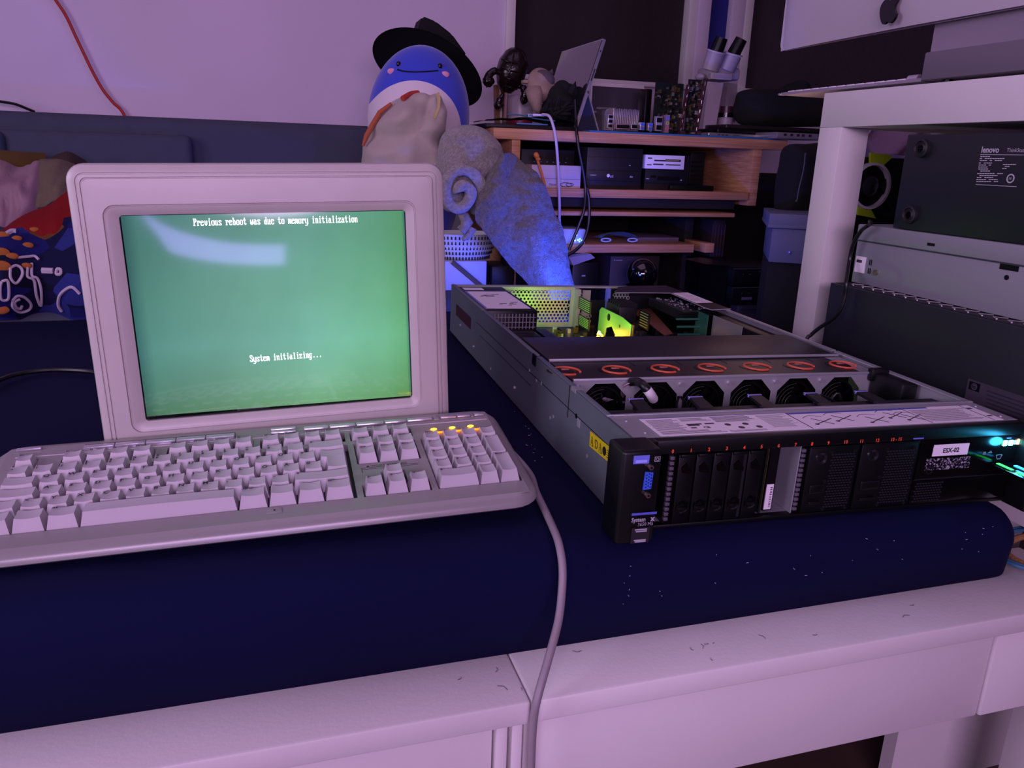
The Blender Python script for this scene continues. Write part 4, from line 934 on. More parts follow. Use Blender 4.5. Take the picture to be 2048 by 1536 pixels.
cloth('rolled_garment', mat('brown_fabric', '5a4640', .95), [[A(88, 322, 2.15), A(120, 307, 2.14), A(140, 304, 2.14), A(175, 324, 2.16)], [A(88, 345, 2.08), A(120, 338, 2.05), A(145, 338, 2.05), A(175, 350, 2.10)]], 'dark brown garment rolled up behind the top corner of the monitor', 'garment', .04, amp=.01)
cloth('pink_blanket', mat('pink_fleece', 'c09aa8', .95, bump=(300, .4), var=.08, vscale=14), [[A(-80, 300, 2.02), A(0, 318, 2.0), A(40, 334, 1.98), A(85, 325, 1.98), A(100, 324, 1.98)], [A(-80, 350, 1.92), A(0, 360, 1.90), A(30, 370, 1.88), A(60, 372, 1.88), A(85, 370, 1.90)], [A(-80, 400, 1.86), A(0, 400, 1.85), A(30, 410, 1.84), A(55, 415, 1.84), A(78, 418, 1.86)], [A(-80, 450, 1.82), A(0, 456, 1.80), A(15, 458, 1.80), A(30, 450, 1.80), A(60, 440, 1.82)]], 'pale pink crumpled blanket at the left edge', 'blanket', .02, amp=.034, ns=17)
cloth('beige_cloth', mat('beige_lace', '8d7c68', .95, bump=(260, .5), var=.1, vscale=40), [[A(82, 323, 1.93), A(105, 320, 1.92), A(125, 321, 1.92), A(150, 328, 1.93)], [A(76, 370, 1.86), A(98, 368, 1.85), A(118, 368, 1.85), A(150, 375, 1.86)], [A(72, 418, 1.82), A(92, 412, 1.81), A(110, 402, 1.81), A(150, 400, 1.83)]], 'beige lace edged cloth between the pink blanket and the monitor', 'cloth', .012, amp=.014, ns=16, seed=4)
cloth('red_cloth', mat('red_fabric', 'a01018', .85, bump=(400, .2)), [[A(30, 440, 1.79), A(60, 424, 1.78), A(95, 410, 1.78), A(130, 385, 1.79), A(170, 360, 1.80)], [A(-10, 470, 1.74), A(40, 452, 1.73), A(95, 438, 1.73), A(140, 425, 1.74), A(180, 420, 1.76)], [A(-30, 500, 1.72), A(40, 490, 1.70), A(95, 480, 1.70), A(140, 470, 1.71), A(180, 465, 1.72)]], 'bright red cloth above the blue patterned bedding', 'cloth', .015, amp=.012, ns=14, seed=9)
g = G(); V = []
m = bpy.data.materials.new('patterned_bedding'); m.use_nodes = True; nt = m.node_tree; b = nt.nodes['Principled BSDF']; b.inputs['Roughness'].default_value = .9
t_ = nt.nodes.new('ShaderNodeTexCoord'); v1 = nt.nodes.new('ShaderNodeTexVoronoi'); v1.inputs['Scale'].default_value = 20; v2 = nt.nodes.new('ShaderNodeTexVoronoi'); v2.inputs['Scale'].default_value = 24
r1 = nt.nodes.new('ShaderNodeValToRGB'); r1.color_ramp.interpolation = 'CONSTANT'; e = r1.color_ramp.elements
for p_, c_ in ((.0, '10114a'), (.30, '1c1e78'), (.5, '2a2fa0'), (.68, '0c0c34'), (.80, '363c98')):
    x_ = e.new(p_) if p_ else e[0]; x_.color = (*lin(c_), 1)
e[-1].color = (*lin('8a5228'), 1); e[-1].position = .93
nt.links.new(t_.outputs['Object'], v1.inputs['Vector']); nt.links.new(t_.outputs['Object'], v2.inputs['Vector'])
sc = nt.nodes.new('ShaderNodeSeparateColor'); nt.links.new(v1.outputs['Color'], sc.inputs[0]); nt.links.new(sc.outputs[0], r1.inputs[0]); nt.links.new(r1.outputs[0], b.inputs['Base Color']); MC['patterned_bedding'] = m
def bag(u, v):
    x = -60+u*290; yt = 476-u*62; y = yt+(640-yt)*v; Y = 1.72-.075*math.sin(math.pi*v*.9)-.02*math.sin(u*9)+v*-.03; q = at(x, y, Y=Y); return q+Vector((0, -1, 0))*noise.noise(q*11)*.012
g.grid(bag, 40, 30); bmesh.ops.solidify(g.b, geom=list(g.b.faces), thickness=.05)
for f in g.b.faces: f.smooth = True
t = thing('bedding_bundle', 'dark blue quilt with orange patches and white drawn pictures, left of the monitor', 'bedding', (-.45, 1.70, .012))
g.build('quilt', m, t, local=False, ang=0)
g = G()
def draw(pp, r=.0026, m=0, cl=False):
    P_ = []
    for x, y in pp+([pp[0]] if cl else []):
        u = (x+60)/290; v = (y-(476-u*62))/(640-(476-u*62)); P_.append(bag(u, v)+Vector((0, -.003, 0)))
    g.tube([tuple(p_) for p_ in P_], r, 6, m, sub=5)
draw([(22, 535), (34, 530), (45, 536), (46, 550), (33, 566), (22, 555)], cl=True); draw([(3, 563), (16, 562), (18, 590), (14, 600), (2, 598), (0, 575)], cl=True)
draw([(26, 600), (35, 592), (50, 595), (62, 608), (58, 620), (40, 625), (26, 615)], cl=True); draw([(44, 612), (40, 618), (32, 614), (30, 604), (40, 598)])
draw([(58, 532), (57, 552), (70, 560), (74, 590), (82, 612), (84, 580), (77, 556), (66, 550), (66, 525)]); draw([(38, 514), (60, 512), (72, 511), (80, 518)]); draw([(160, 588), (145, 574), (130, 580), (120, 592), (118, 610), (124, 622)], .003)
draw([(86, 540), (108, 541)], .006); draw([(115, 537), (122, 538), (122, 547), (114, 547)], .003, cl=True); draw([(14, 468), (25, 462), (34, 462)], .005)
for q, s_ in (((70, 460), .010), ((36, 476), .009), ((58, 490), .010), ((54, 531), .010), ((26, 512), .011), ((2, 505), .016), ((0, 533), .018), ((2, 620), .014), ((6, 470), .012)):
    u = (q[0]+60)/290; v = (q[1]-(476-u*62))/(640-(476-u*62)); g.ball(bag(u, v)+Vector((0, -.001, 0)), s_, .004, s_*.6, nu=14, nv=8, m=1)
g.build('printed_figure', [mat('chalk_line', 'b8a8b8', .9), mat('orange_patch', '9a5420', .9)], t, local=False)
# ------------------------------------------------------------ whale plush, hat, cream plush, towel
WYc = 2.08
c = at(838, 232, Y=WYc); wr = (at(937, 235, Y=WYc).x-at(737, 235, Y=WYc).x)/2
t = thing('whale_plush', 'round blue whale plush with a smiling face and white belly wearing a black hat', 'plush toy', (c.x, WYc, SOZ))
zt = at(838, 98, Y=WYc).z
hz = zt-.02
m = bpy.data.materials.new('whale_fabric'); m.use_nodes = True; nt = m.node_tree; b = nt.nodes['Principled BSDF']; b.inputs['Roughness'].default_value = .9; b.inputs['Sheen Weight'].default_value = .4; MC['whale_fabric'] = m
cz = at(838, 236, Y=WYc).z; rz = (zt-cz)*1.06; tl = Matrix.Rotation(math.radians(6), 3, 'Y')
lz = at(838, 160, Y=WYc-.1).z
t_ = nt.nodes.new('ShaderNodeTexCoord'); mp_ = nt.nodes.new('ShaderNodeMapping'); mp_.vector_type = 'TEXTURE'
bc = at(832, 262, Y=WYc-wr*.75); mp_.inputs['Location'].default_value = (bc.x-c.x, 0, bc.z-SOZ); mp_.inputs['Rotation'].default_value = (0, math.radians(8), 0); mp_.inputs['Scale'].default_value = (wr*.93, 10, (at(832, 160, Y=WYc-wr*.75).z-bc.z))
gl = nt.nodes.new('ShaderNodeVectorMath'); gl.operation = 'MULTIPLY'; gl.inputs[1].default_value = (1, 0, 1); ln_ = nt.nodes.new('ShaderNodeVectorMath'); ln_.operation = 'LENGTH'
r1 = nt.nodes.new('ShaderNodeValToRGB'); r1.color_ramp.interpolation = 'CONSTANT'; r1.color_ramp.elements[0].color = (*lin('dccfd6'), 1); r1.color_ramp.elements[1].position = .99; r1.color_ramp.elements[1].color = (*lin('3444c8'), 1)
nt.links.new(t_.outputs['Object'], mp_.inputs[0]); nt.links.new(mp_.outputs[0], gl.inputs[0]); nt.links.new(gl.outputs[0], ln_.inputs[0]); nt.links.new(ln_.outputs['Value'], r1.inputs[0]); nt.links.new(r1.outputs[0], b.inputs['Base Color'])
CC = Vector((c.x, WYc, cz))
g = G().ball(CC, wr, wr*.85, rz, R=tl, nu=56, nv=40)
lo_ = min(v.co.z for v in g.b.verts)
for v in g.b.verts:
    if v.co.z < cz: v.co.z = cz-(cz-v.co.z)*(cz-SOZ)/(cz-lo_)
g.build('body', m, t, local=False, ang=0)
def onw(x, y, off=.0):
    "first hit of the pixel ray with the plush's ellipsoid"
    Ri = tl.inverted(); o_ = Ri @ (CP-CC); d = Ri @ (CR @ Vector(((x-1024)/F, -(y-768)/F, -1)))
    s_ = Vector((1/(wr+off), 1/(wr*.85+off), 1/(rz+off))); o_ = Vector([a_*b_ for a_, b_ in zip(o_, s_)]); d_ = Vector([a_*b_ for a_, b_ in zip(d, s_)])
    A_, B_, C_ = d_.dot(d_), 2*o_.dot(d_), o_.dot(o_)-1; D2 = max(0, B_*B_-4*A_*C_); k = (-B_-math.sqrt(D2))/(2*A_)
    return CP+(CR @ Vector(((x-1024)/F, -(y-768)/F, -1)))*k
G().tube([tuple(onw(*q, .001)) for q in ((795, 139), (806, 142), (825, 143.5), (850, 143), (876, 141))], .0016, 8).build('smile', M_blk, t, local=False)
for q in ((797, 128), (880, 132)): G().ball(onw(*q, .001), .0055, .004, .0065).build('eye', M_blk2, t, local=False)
for q in ((784, 143), (890, 149)): G().ball(onw(*q, -.001), .0115, .004, .0075, nu=16, nv=10).build('cheek', mat('pink_felt', 'e09ab8', .9), t, local=False)
h = thing('felt_hat', 'black felt hat with a wide brim tilted on the whale plush', 'hat', at(855, 110, Y=WYc+.05))
hc = at(857, 136, Y=WYc+.07); hx = (at(962, 192, Y=WYc+.07)-at(756, 84, Y=WYc+.07)); ha = hx.length/2*1.02; ux_ = hx.normalized(); nrm = Vector((.10, -.80, -.50)); nrm = (nrm-ux_*nrm.dot(ux_)).normalized(); uy_ = nrm.cross(ux_)
if uy_.z < 0: uy_ = -uy_
hb = ha*.56
g = G()
def brim(u, v):
    a_ = 2*math.pi*u; r_ = .45+.55*v; q = hc+ux_*ha*r_*math.cos(a_)+uy_*hb*r_*math.sin(a_); return q+nrm*(.022*v*v*(math.cos(a_)**2)-.004)
g.grid(brim, 56, 8); bmesh.ops.solidify(g.b, geom=list(g.b.faces), thickness=.004)
for f in g.b.faces: f.smooth = True
g.build('brim', mat('black_felt', '07070a', .95), h, local=False, ang=0)
a_ = at(845, 31, Y=WYc+.12); g = G().prism([at(833, 70, Y=WYc+.09), at(845, 31, Y=WYc+.09), at(872, 42, Y=WYc+.09), at(905, 68, Y=WYc+.09), at(935, 110, Y=WYc+.09), at(925, 150, Y=WYc+.09), at(850, 110, Y=WYc+.09)], (0, .09, 0), 0)
bmesh.ops.bevel(g.b, geom=list(g.b.edges), offset=.006, segments=3, affect='EDGES'); 
for f in g.b.faces: f.smooth = True
g.build('crown', mat('black_felt', '07070a'), h, local=False, ang=60)
# cream plush in front
t = thing('cream_plush', 'cream coloured soft plush slumped against the whale, yellow tag on its ear', 'plush toy', (at(805, 300, Y=1.9).x, 1.9, SOZ))
M_cr = mat('cream_plush', 'ada096', .95, bump=(260, .35), var=.05, vscale=20, sheen=.2)
g = G(); out = [(723, 330), (726, 290), (738, 255), (756, 228), (782, 205), (812, 190), (838, 186), (856, 191), (868, 188), (882, 194), (890, 215), (889, 245), (888, 270), (880, 300), (884, 330), (886, 380), (800, 400), (722, 380)]
def pillow(g, out, Y, thick, amp, ns, m=0, n=24):
    P_ = spline([A(*q, Y) for q in out+[out[0]]], 4)[:-1]; cc = sum(P_, Vector())/len(P_); rs = []
    for k in range(n):
        a_ = math.pi*(k+.04)/(n-1+.08); s_ = math.sin(a_)**.55; y_ = -math.cos(a_)*thick
        r_ = []
        for p_ in P_:
            q = cc+(p_-cc)*s_; q = Vector((q.x, Y+y_, q.z)); r_.append(q+Vector((0, -1, 0))*noise.noise(Vector((q.x*ns, q.z*ns*1.5, 2)))*amp*s_)
        rs.append(r_)
    return rings(g, rs, m, cap0=True, cap1=True)
pillow(g, out, 1.90, .085, .045, 18)
g.build('body', M_cr, t, local=False, ang=0)
yf = 1.90-.095
G().tube([A(837, 186, 1.88), A(822, 188, 1.87), A(805, 197, 1.85)], [.006]*17, 8).build('red_patch', mat('red_felt', 'b0382c', .9), t, local=False)
G().loft([A(783, 207, 1.86), A(760, 225, 1.86), A(745, 250, 1.86), A(733, 272, 1.86), A(726, 292, 1.86)], [.004, .006, .006, .006, .003], 8).build('seam_band', mat('rust_band', 'a8583a', .9), t, local=False)
G().loft([A(875, 188, 1.83), A(878, 200, 1.815), A(877, 215, 1.81), A(872, 228, 1.81), A(869, 236, 1.815)], [(.006, .003), (.005, .003), (.004, .002), (.005, .003), (.004, .002)], 8).build('tag', mat('yellow_ribbon', 'b8a070', .8), t, local=False)
# towel
M_tw = mat('grey_towel', '8a8280', 1, bump=(300, 1, .006), var=.3, vscale=150, sheen=.5)
t = thing('towel', 'long grey fluffy towel rolled at the top and hanging down behind the server', 'towel', (at(1000, 400, Y=1.75).x, 1.75, SOZ))
g = G(); out = [(872, 345), (878, 300), (892, 262), (925, 250), (958, 253), (985, 272), (1004, 305), (1007, 348), (996, 388), (972, 414), (950, 430), (935, 420), (900, 425), (880, 400)]
pillow(g, out, 1.80, .075, .03, 16)
g.build('rolled_end', M_tw, t, local=False, ang=0)
g = G(); P_ = []; sc_ = at(922, 386, Y=1.70)
for k in range(46):
    a_ = k*.21; r_ = .052-.0010*k; P_.append((sc_.x+r_*math.cos(a_-.2)*.95, 1.705-.0003*k, sc_.z+r_*math.sin(a_-.2)*1.1))
g.loft(P_, .0125, 12, nz=.004, ns=40); g.loft([A(925, 425, 1.72), A(935, 445, 1.72), A(925, 460, 1.72), A(918, 452, 1.72)], [.012, .014, .012, .004], 10, nz=.004, ns=40)
g.loft([A(945, 455, 1.72), A(938, 470, 1.72), A(925, 480, 1.72)], [.012, .010, .004], 10, nz=.004, ns=40)
g.build('spiral_fold', M_tw, t, local=False, ang=0)
def drape(u, v):
    L_ = [(1003, 306), (948, 385), (950, 440), (990, 495), (1028, 538), (1058, 572), (1066, 600)]; R_ = [(1022, 306), (1074, 345), (1104, 398), (1123, 455), (1136, 515), (1147, 570), (1150, 600)]
    i = min(int(v*6), 5); f_ = v*6-i; l_ = Vector(L_[i]).lerp(Vector(L_[i+1]), f_); r_ = Vector(R_[i]).lerp(Vector(R_[i+1]), f_); q = l_.lerp(r_, u)
    Y = 1.74-.05*math.sin(math.pi*u)-.12*v-.012*math.sin(u*7+v*5); p_ = at(q.x, q.y, Y=Y); return p_+Vector((0, -1, .2))*(noise.noise(p_*16)*.016+noise.noise(p_*60)*.005+noise.noise(p_*140)*.002)
g = G().grid(drape, 60, 120); bmesh.ops.solidify(g.b, geom=list(g.b.faces), thickness=.022)
for f in g.b.faces: f.smooth = True
g.build('hanging_end', M_tw, t, local=False, ang=0)
# slotted white basket and boxes behind the monitor
t = thing('laundry_basket', 'white plastic basket with rows of slots, half hidden by the towel', 'basket', (at(940, 520, Y=1.80).x, 1.82, 0))
c = at(935, 492, Y=1.80); m_b = mat('white_basket', 'c8c8c8', .5); zt = at(935, 470, Y=1.80).z; zb_ = at(935, 524, Y=1.80).z; rb = .085
g = G(); rs = [[(c.x+(rb*s_)*math.cos(2*math.pi*k/48), 1.86+(rb*s_)*math.sin(2*math.pi*k/48)*.7, z_) for k in range(48)] for s_, z_ in ((.72, zb_), (.82, zb_+.012), (.93, (zb_+zt)/2), (1.0, zt-.004), (1.03, zt), (1.0, zt), (.9, (zb_+zt)/2+.01), (.68, zb_+.004))]
rings(g, rs, cap0=True); 
G_s = G()
for j in range(5):
    f_ = (j+.5)/5.2; z_ = zb_+(zt-zb_)*f_; s_ = .74+.26*f_**.7
    for k in range(56):
        a_ = 2*math.pi*k/56
        if math.sin(a_) > .3: continue
        p_ = Vector((c.x+rb*(s_+.012)*math.cos(a_), 1.86+rb*(s_+.012)*math.sin(a_)*.7, z_)); q_ = Vector((math.cos(a_), math.sin(a_), 0))*.004
        G_s.loft([p_-Vector((0, 0, .0035)), p_+Vector((0, 0, .0035))], .0019, 6)
g.build('tub', m_b, t, local=False); o = G_s.build('slot', mat('slot_dark', '202024', .8), t, local=False); o['kind'] = 'stuff'
g = G(); pxbox(g, 880, 522, 974, 590, 1.80, .12, 0, .003, zb=SOZ); g.loft([A(905, 524, 1.797), A(962, 572, 1.797)], .006, 6, 1)
simple('blue_box', [mat('pale_box', 'b8b8c8', .6), mat('brown_strap', '5c5048', .7)], g, 'pale cardboard box lit bright blue behind the server corner', 'box')
g = G(); pxbox(g, 982, 532, 1030, 590, 1.82, .1, 0, .004, zb=SOZ); pxbox(g, 1010, 510, 1028, 535, 1.84, .05, 0, .01)
simple('black_bag', M_dk, g, 'small black bag between the blue box and the towel end', 'bag')
# ------------------------------------------------------------ wooden desk and what stands on it
m = bpy.data.materials.new('oak_veneer'); m.use_nodes = True; nt = m.node_tree; b = nt.nodes['Principled BSDF']; b.inputs['Roughness'].default_value = .5
t_ = nt.nodes.new('ShaderNodeTexCoord'); mp_ = nt.nodes.new('ShaderNodeMapping'); mp_.inputs['Scale'].default_value = (3, 8, 130); n_ = nt.nodes.new('ShaderNodeTexNoise'); n_.inputs['Scale'].default_value = 2.4; n_.inputs['Detail'].default_value = 4
r_ = nt.nodes.new('ShaderNodeValToRGB'); r_.color_ramp.elements[0].position = .3; r_.color_ramp.elements[0].color = (*lin('a8714c'), 1); r_.color_ramp.elements[1].position = .7; r_.color_ramp.elements[1].color = (*lin('cf9a70'), 1)
nt.links.new(t_.outputs['Object'], mp_.inputs[0]); nt.links.new(mp_.outputs[0], n_.inputs['Vector']); nt.links.new(n_.outputs[0], r_.inputs[0]); nt.links.new(r_.outputs[0], b.inputs['Base Color']); M_oak = m; MC['oak_veneer'] = m
DY, DZ = 1.90, .3850
desk = thing('computer_desk', 'light oak desk with open shelves full of electronics, in front of the window', 'desk', (.94, 2.15, FZ))
dx0, dx1 = .530, 1.352
def part(name, mt, *boxes, bev=.0015):
    g = G()
    for b_ in boxes: g.box(*b_, 0, bev)
    return g.build(name, mt, desk, local=False)
part('desk_top', M_oak, (dx0, dx1, DY, 2.46, .3595, DZ))
part('side_panel', M_oak, (.578, .600, DY+.004, 2.44, FZ, .3595))
xr = at(1505, 340, Y=DY).x; part('side_panel', M_oak, (xr, xr+.026, DY+.004, 2.44, at(1510, 412, Y=DY).z, .3595))
part('shelf_end', M_oak, (at(1412, 495, Y=DY).x, at(1430, 495, Y=DY).x, DY+.004, DY+.12, at(1420, 506, Y=DY).z, at(1420, 487, Y=DY).z))
part('side_panel', mat('dark_fill_board', '1a1416', .8), (at(1412, 495, Y=DY).x, at(1430, 495, Y=DY).x, DY+.124, 2.40, FZ, .2))  # dark board added for the darkness below the shelf end
a, b_ = at(1200, 394, Y=DY), at(1200, 377, Y=DY); x1 = at(1495, 400, Y=DY).x
part('shelf', M_oak, (.600, x1, DY-.002, 2.40, a.z-.002, b_.z-.002))
a2 = at(1200, 427, Y=DY); b2 = at(1200, 420, Y=DY); part('keyboard_tray', M_oak, (.600, at(1469, 430, Y=DY).x, DY-.002, 2.30, a2.z-.006, b2.z-.004))
a3 = at(1200, 506, Y=DY); b3 = at(1200, 489, Y=DY); S3 = b3.z; part('shelf', M_oak, (.600, at(1388, 498, Y=DY).x, DY, 2.30, a3.z, b3.z))
S1 = b_.z-.002
part('dark_backing', mat('dark_fill_board', '1a1416', .8), (.60, xr, 2.41, 2.42, FZ, .3595), (xr+.03, 2.4, 2.30, 2.31, FZ, at(1500, 345, Y=2.3).z), bev=0)  # dark sheets added to stand for the darkness behind and beside the desk
part('inner_board', mat('dark_fill_board', '1a1416', .8), (.602, x1-.02, DY+.03, DY+.04, a.z-.028, a.z-.003), bev=0)
# desk mat
tag(G().box(at(1180, 262, Y=DY).x, at(1560, 285, Y=DY).x, DY-.001, 2.2, DZ, DZ+.0035, 0, .0005).build('desk_mat', mat('blue_desk_mat', '1f6a9a', .7)), 'blue work mat under the circuit boards on the oak desk', 'mat')
TD = DZ+.0035
# tablet
t = thing('tablet_computer', 'silver edged tablet propped on its rear kickstand on the oak desk', 'tablet', (.76, 2.1, DZ))
ty = 1.945; p0 = at(1147, 260, Y=ty); p1 = at(1206, 77, Y=ty); ux_ = (p1-p0); L_ = ux_.length; ux_.normalize(); p0.z = max(p0.z, DZ); nx_ = Vector((-ux_.z, 0, ux_.x))
def slabT(g, a, b_, d0, d1, y0, y1, m=0):
    q = [p0+ux_*a+nx_*d0, p0+ux_*b_+nx_*d0, p0+ux_*b_+nx_*d1, p0+ux_*a+nx_*d1]; q = [Vector((v.x, y0, v.z)) for v in q]; g.prism(q, (0, y1-y0, 0), m); return g
slabT(G(), .0, L_, -.0085, 0, ty, ty+.29).build('back_shell', M_alu, t, local=False)
slabT(G(), .002, L_-.003, 0, .0012, ty+.003, ty+.287).build('screen', mat('tablet_glass', '16131a', .06, coat=1), t, local=False)
slabT(slabT(G(), L_*.55, L_*.68, -.0055, -.0030, ty-.0006, ty), L_*.86, L_*.88, -.0055, -.003, ty-.0006, ty).build('side_button', M_dk, t, local=False)
k0 = at(1177, 182, Y=ty); k1 = at(1198, 262, Y=ty); k1.z = DZ+.004
G().prism([k0+Vector((-.003, 0, 0)), k0+Vector((.0, 0, 0)), k1+Vector((.001, 0, -.001)), k1+Vector((-.003, 0, -.001))], (0, .285, 0)).build('kickstand', M_alu, t, local=False)
G().prism([p0+Vector((.006, .004, 0)), k0+Vector((-.001, .004, -.004)), k1+Vector((-.003, .004, 0)), Vector((p0.x+.006, ty+.004, DZ+.001))], (0, .28, 0)).build('type_cover', mat('navy_cover', '161833', .8), t, local=False)
# cables off the desk edge
pts = [A(1085, 229, 1.93), A(1098, 232, 1.90), A(1106, 250, 1.885), A(1112, 280, 1.88), A(1116, 330, 1.88), A(1118, 375, 1.88), A(1119, 410, 1.88), A(1119, 440, 1.89), A(1121, 470, 1.9)]
g = G().tube(pts, .0034, 8, sub=6); tag(g.build('charging_cable', mat('white_cable', 'c8b8c4', .5)), 'white charging cable hanging over the oak desk edge', 'cable')
pts = [A(1150, 200, 1.935), A(1152, 240, 1.92), A(1153, 262, 1.885), A(1158, 300, 1.88), A(1166, 340, 1.88), A(1171, 380, 1.88), A(1168, 420, 1.87), A(1158, 450, 1.87), A(1146, 480, 1.87), A(1138, 500, 1.87)]
g = G().tube(pts, .0042, 8, sub=6).tube([A(1172, 370, 1.882), A(1178, 400, 1.88), A(1178, 440, 1.875), A(1172, 470, 1.87), A(1160, 492, 1.87), A(1140, 508, 1.87), A(1120, 515, 1.88)], .0042, 8, sub=6)
tag(g.build('looped_cable', M_bcab), 'black cable looping down in front of the desk shelves', 'cable')
# flat bags and folders at the left end
g = G(); q0, q1 = at(1040, 250, Y=1.95), at(1145, 262, Y=1.95); g.box(at(958, 248, Y=2.0).x, q1.x, 1.93, 2.2, DZ+.0005, DZ+.011, 0, .003)
simple('laptop_sleeve', M_dk, g, 'flat dark sleeve lying at the left end of the oak desk', 'sleeve')
rnd = random.Random(21).uniform
g = G().grid(lambda u, v: Vector((at(975, 240, Y=2.0).x+u*.235, 1.95+v*.2, DZ+.020+.010*math.sin(u*3.1)+.004*noise.noise(Vector((u*7, v*5, 0))))), 30, 14); bmesh.ops.solidify(g.b, geom=list(g.b.faces), thickness=.009)
for f in g.b.faces: f.smooth = True
simple('zip_pouch', mat('black_pouch', '121218', .7), g, 'black zip pouch with a pale edge on top of the dark sleeve', 'pouch', ang=0)
g = G().tube([A(1015, 229, 1.955), A(1040, 230, 1.95), A(1065, 236, 1.95), A(1090, 240, 1.95), A(1110, 242, 1.95)], .0018, 6).box(at(1056, 231, Y=1.945).x, at(1063, 229, Y=1.945).x, 1.94, 1.96, DZ+.030, DZ+.037, 1, .001).tube([A(1065, 230, 1.945), A(1075, 230, 1.945), A(1088, 231, 1.945)], .003, 8, 1)
simple('earphone_lead', [mat('teal_lead', '3c6a88'), mat('white_plug', 'e8e0f0', .4)], g, 'pale lead with a white plug on the black pouch', 'cable')
g = G().box(at(1030, 252, Y=1.94).x, at(1092, 250, Y=1.94).x, 1.925, 1.93, DZ+.011, DZ+.0145, 0, .001)
simple('blue_strip', mat('sky_strip', '4a78b8', .6), g, 'light blue strip sticking out of the dark sleeve', 'folder')
# dark glossy figurine on a post
fy = 2.18; sc_ = at(1024, 160, Y=fy)
t = thing('dark_figurine', 'glossy dark brown armoured figurine with curled arms on a short post', 'figurine', (sc_.x, fy, DZ))
Mf = mat('dark_bronze_gloss', '1c1110', .22, .1, bump=(60, .5, .004), var=.3, vscale=40)
tr = Matrix.Rotation(math.radians(12), 3, 'Y')
g = G().loft([A(1032, 97, fy), A(1031, 104, fy), A(1028, 125, fy), A(1021, 150, fy), A(1014, 172, fy), A(1012, 186, fy)], [.014, .028, .040, .039, .030, .012], 26, nz=.004, ns=60)
g.build('body', Mf, t, local=False, ang=0)
g = G()
for k in range(4): g.loft(spline([A(1003+k*2, 118+k*18, fy-.034), A(1018+k*1, 124+k*17, fy-.047), A(1040-k*2, 128+k*17, fy-.036)]), .0022, 6)
g.loft(spline([A(1030, 100, fy-.02), A(1024, 125, fy-.046), A(1018, 150, fy-.046), A(1012, 180, fy-.028)]), .0022, 6)
g.build('armour_ridge', Mf, t, local=False, ang=0)
for P_, R_ in (([(1004, 148), (990, 142), (980, 148), (974, 160), (974, 166)], [.008, .010, .011, .012, .007]), ([(1036, 172), (1046, 176), (1050, 188), (1048, 198), (1042, 200)], [.007, .010, .011, .013, .008]), ([(1006, 188), (1000, 198), (997, 208), (1000, 216)], [.006, .010, .014, .009])):
    g = G().loft(spline([A(*q, fy-.01) for q in P_], 5), [R_[min(k//5, len(R_)-1)] for k in range((len(P_)-1)*5+1)], 12)
    if P_[0] == (1004, 148): g.ball(A(978, 163, fy-.01), .015, .013, .014, nz=.003, ns=80).loft([A(974, 168, fy-.01), A(973, 176, fy-.01)], [.005, .0005], 6)
    g.build('arm', Mf, t, local=False, ang=0)
g = G().cyl((at(1011, 200, Y=fy).x, fy, DZ), (at(1013, 185, Y=fy).x, fy, at(1013, 180, Y=fy).z), .006, n=14, m=0).cyl((at(1011, 200, Y=fy).x, fy, DZ), (at(1011, 200, Y=fy).x, fy, DZ+.008), .03, n=24, m=0)
g.build('post', mat('pinkish_post', '8a6a68', .5), t, local=False)
g = G().cyl((at(1008, 190, Y=2.24).x-.004, 2.24, DZ), (at(1000, 190, Y=2.24).x, 2.24, at(1000, 170, Y=2.24).z), .020, n=20)
simple('amber_bottle', mat('amber', '7a5a38', .3), g, 'small amber bottle behind the dark figurine', 'bottle')
g = G().lathe((at(1040, 220, Y=2.26).x, 2.26, DZ), [(.030, 0), (.034, .01), (.036, .05), (.038, .095), (.036, .1), (.030, .095)], 30, 0).lathe((at(1040, 220, Y=2.26).x, 2.26, DZ), [(.0345, .012), (.0366, .036), (.0372, .036), (.0352, .011)], 30, 1, ring=1)
simple('white_cup', [mat('white_cup', 'c8bcc4', .35), mat('red_band', '8a2038', .4)], g, 'white cup with a red band behind the dark figurine', 'cup')
# bird like soft toy head, beige
ty2 = 2.10; t = thing('beige_soft_toy', 'beige and grey soft toy with a long pointed snout beside the tablet', 'soft toy', (at(1078, 180, Y=ty2).x, ty2, DZ+.02))
g = G().ball(at(1078, 170, Y=ty2), .042, .040, .040, R=Matrix.Rotation(.5, 3, 'Y'), nz=.012, ns=22, nu=32, nv=20).loft([A(1068, 180, ty2-.03), A(1070, 198, ty2-.04), A(1074, 215, ty2-.04), A(1078, 228, ty2-.03)], [.024, .020, .013, .005], 16, nz=.003, ns=40)
g.build('head', mat('beige_fur', '9a8478', .95, bump=(300, .6), var=.2, vscale=26), t, local=False, ang=0)
G().ball(at(1086, 165, Y=ty2-.012), .030, .034, .030, nz=.008, ns=30).loft([A(1098, 152, ty2), A(1103, 144, ty2), A(1105, 138, ty2)], [.010, .006, .001], 10).build('grey_patch', mat('grey_fur', '5a4e58', .95, bump=(300, .6)), t, local=False, ang=0)
G().loft([A(1094, 190, ty2-.02), A(1110, 188, ty2-.03), A(1118, 190, ty2-.03)], [.008, .005, .004], 8).loft([A(1092, 222, ty2-.06), A(1100, 212, ty2-.06), A(1112, 205, ty2-.06)], [.003, .004, .004], 8).box(at(1042, 170, Y=ty2).x, at(1052, 166, Y=ty2).x, ty2-.02, ty2, at(1046, 167, Y=ty2).z, at(1046, 161, Y=ty2).z, 0, .001).build('limb', mat('beige_fur', '9a8478'), t, local=False, ang=0)
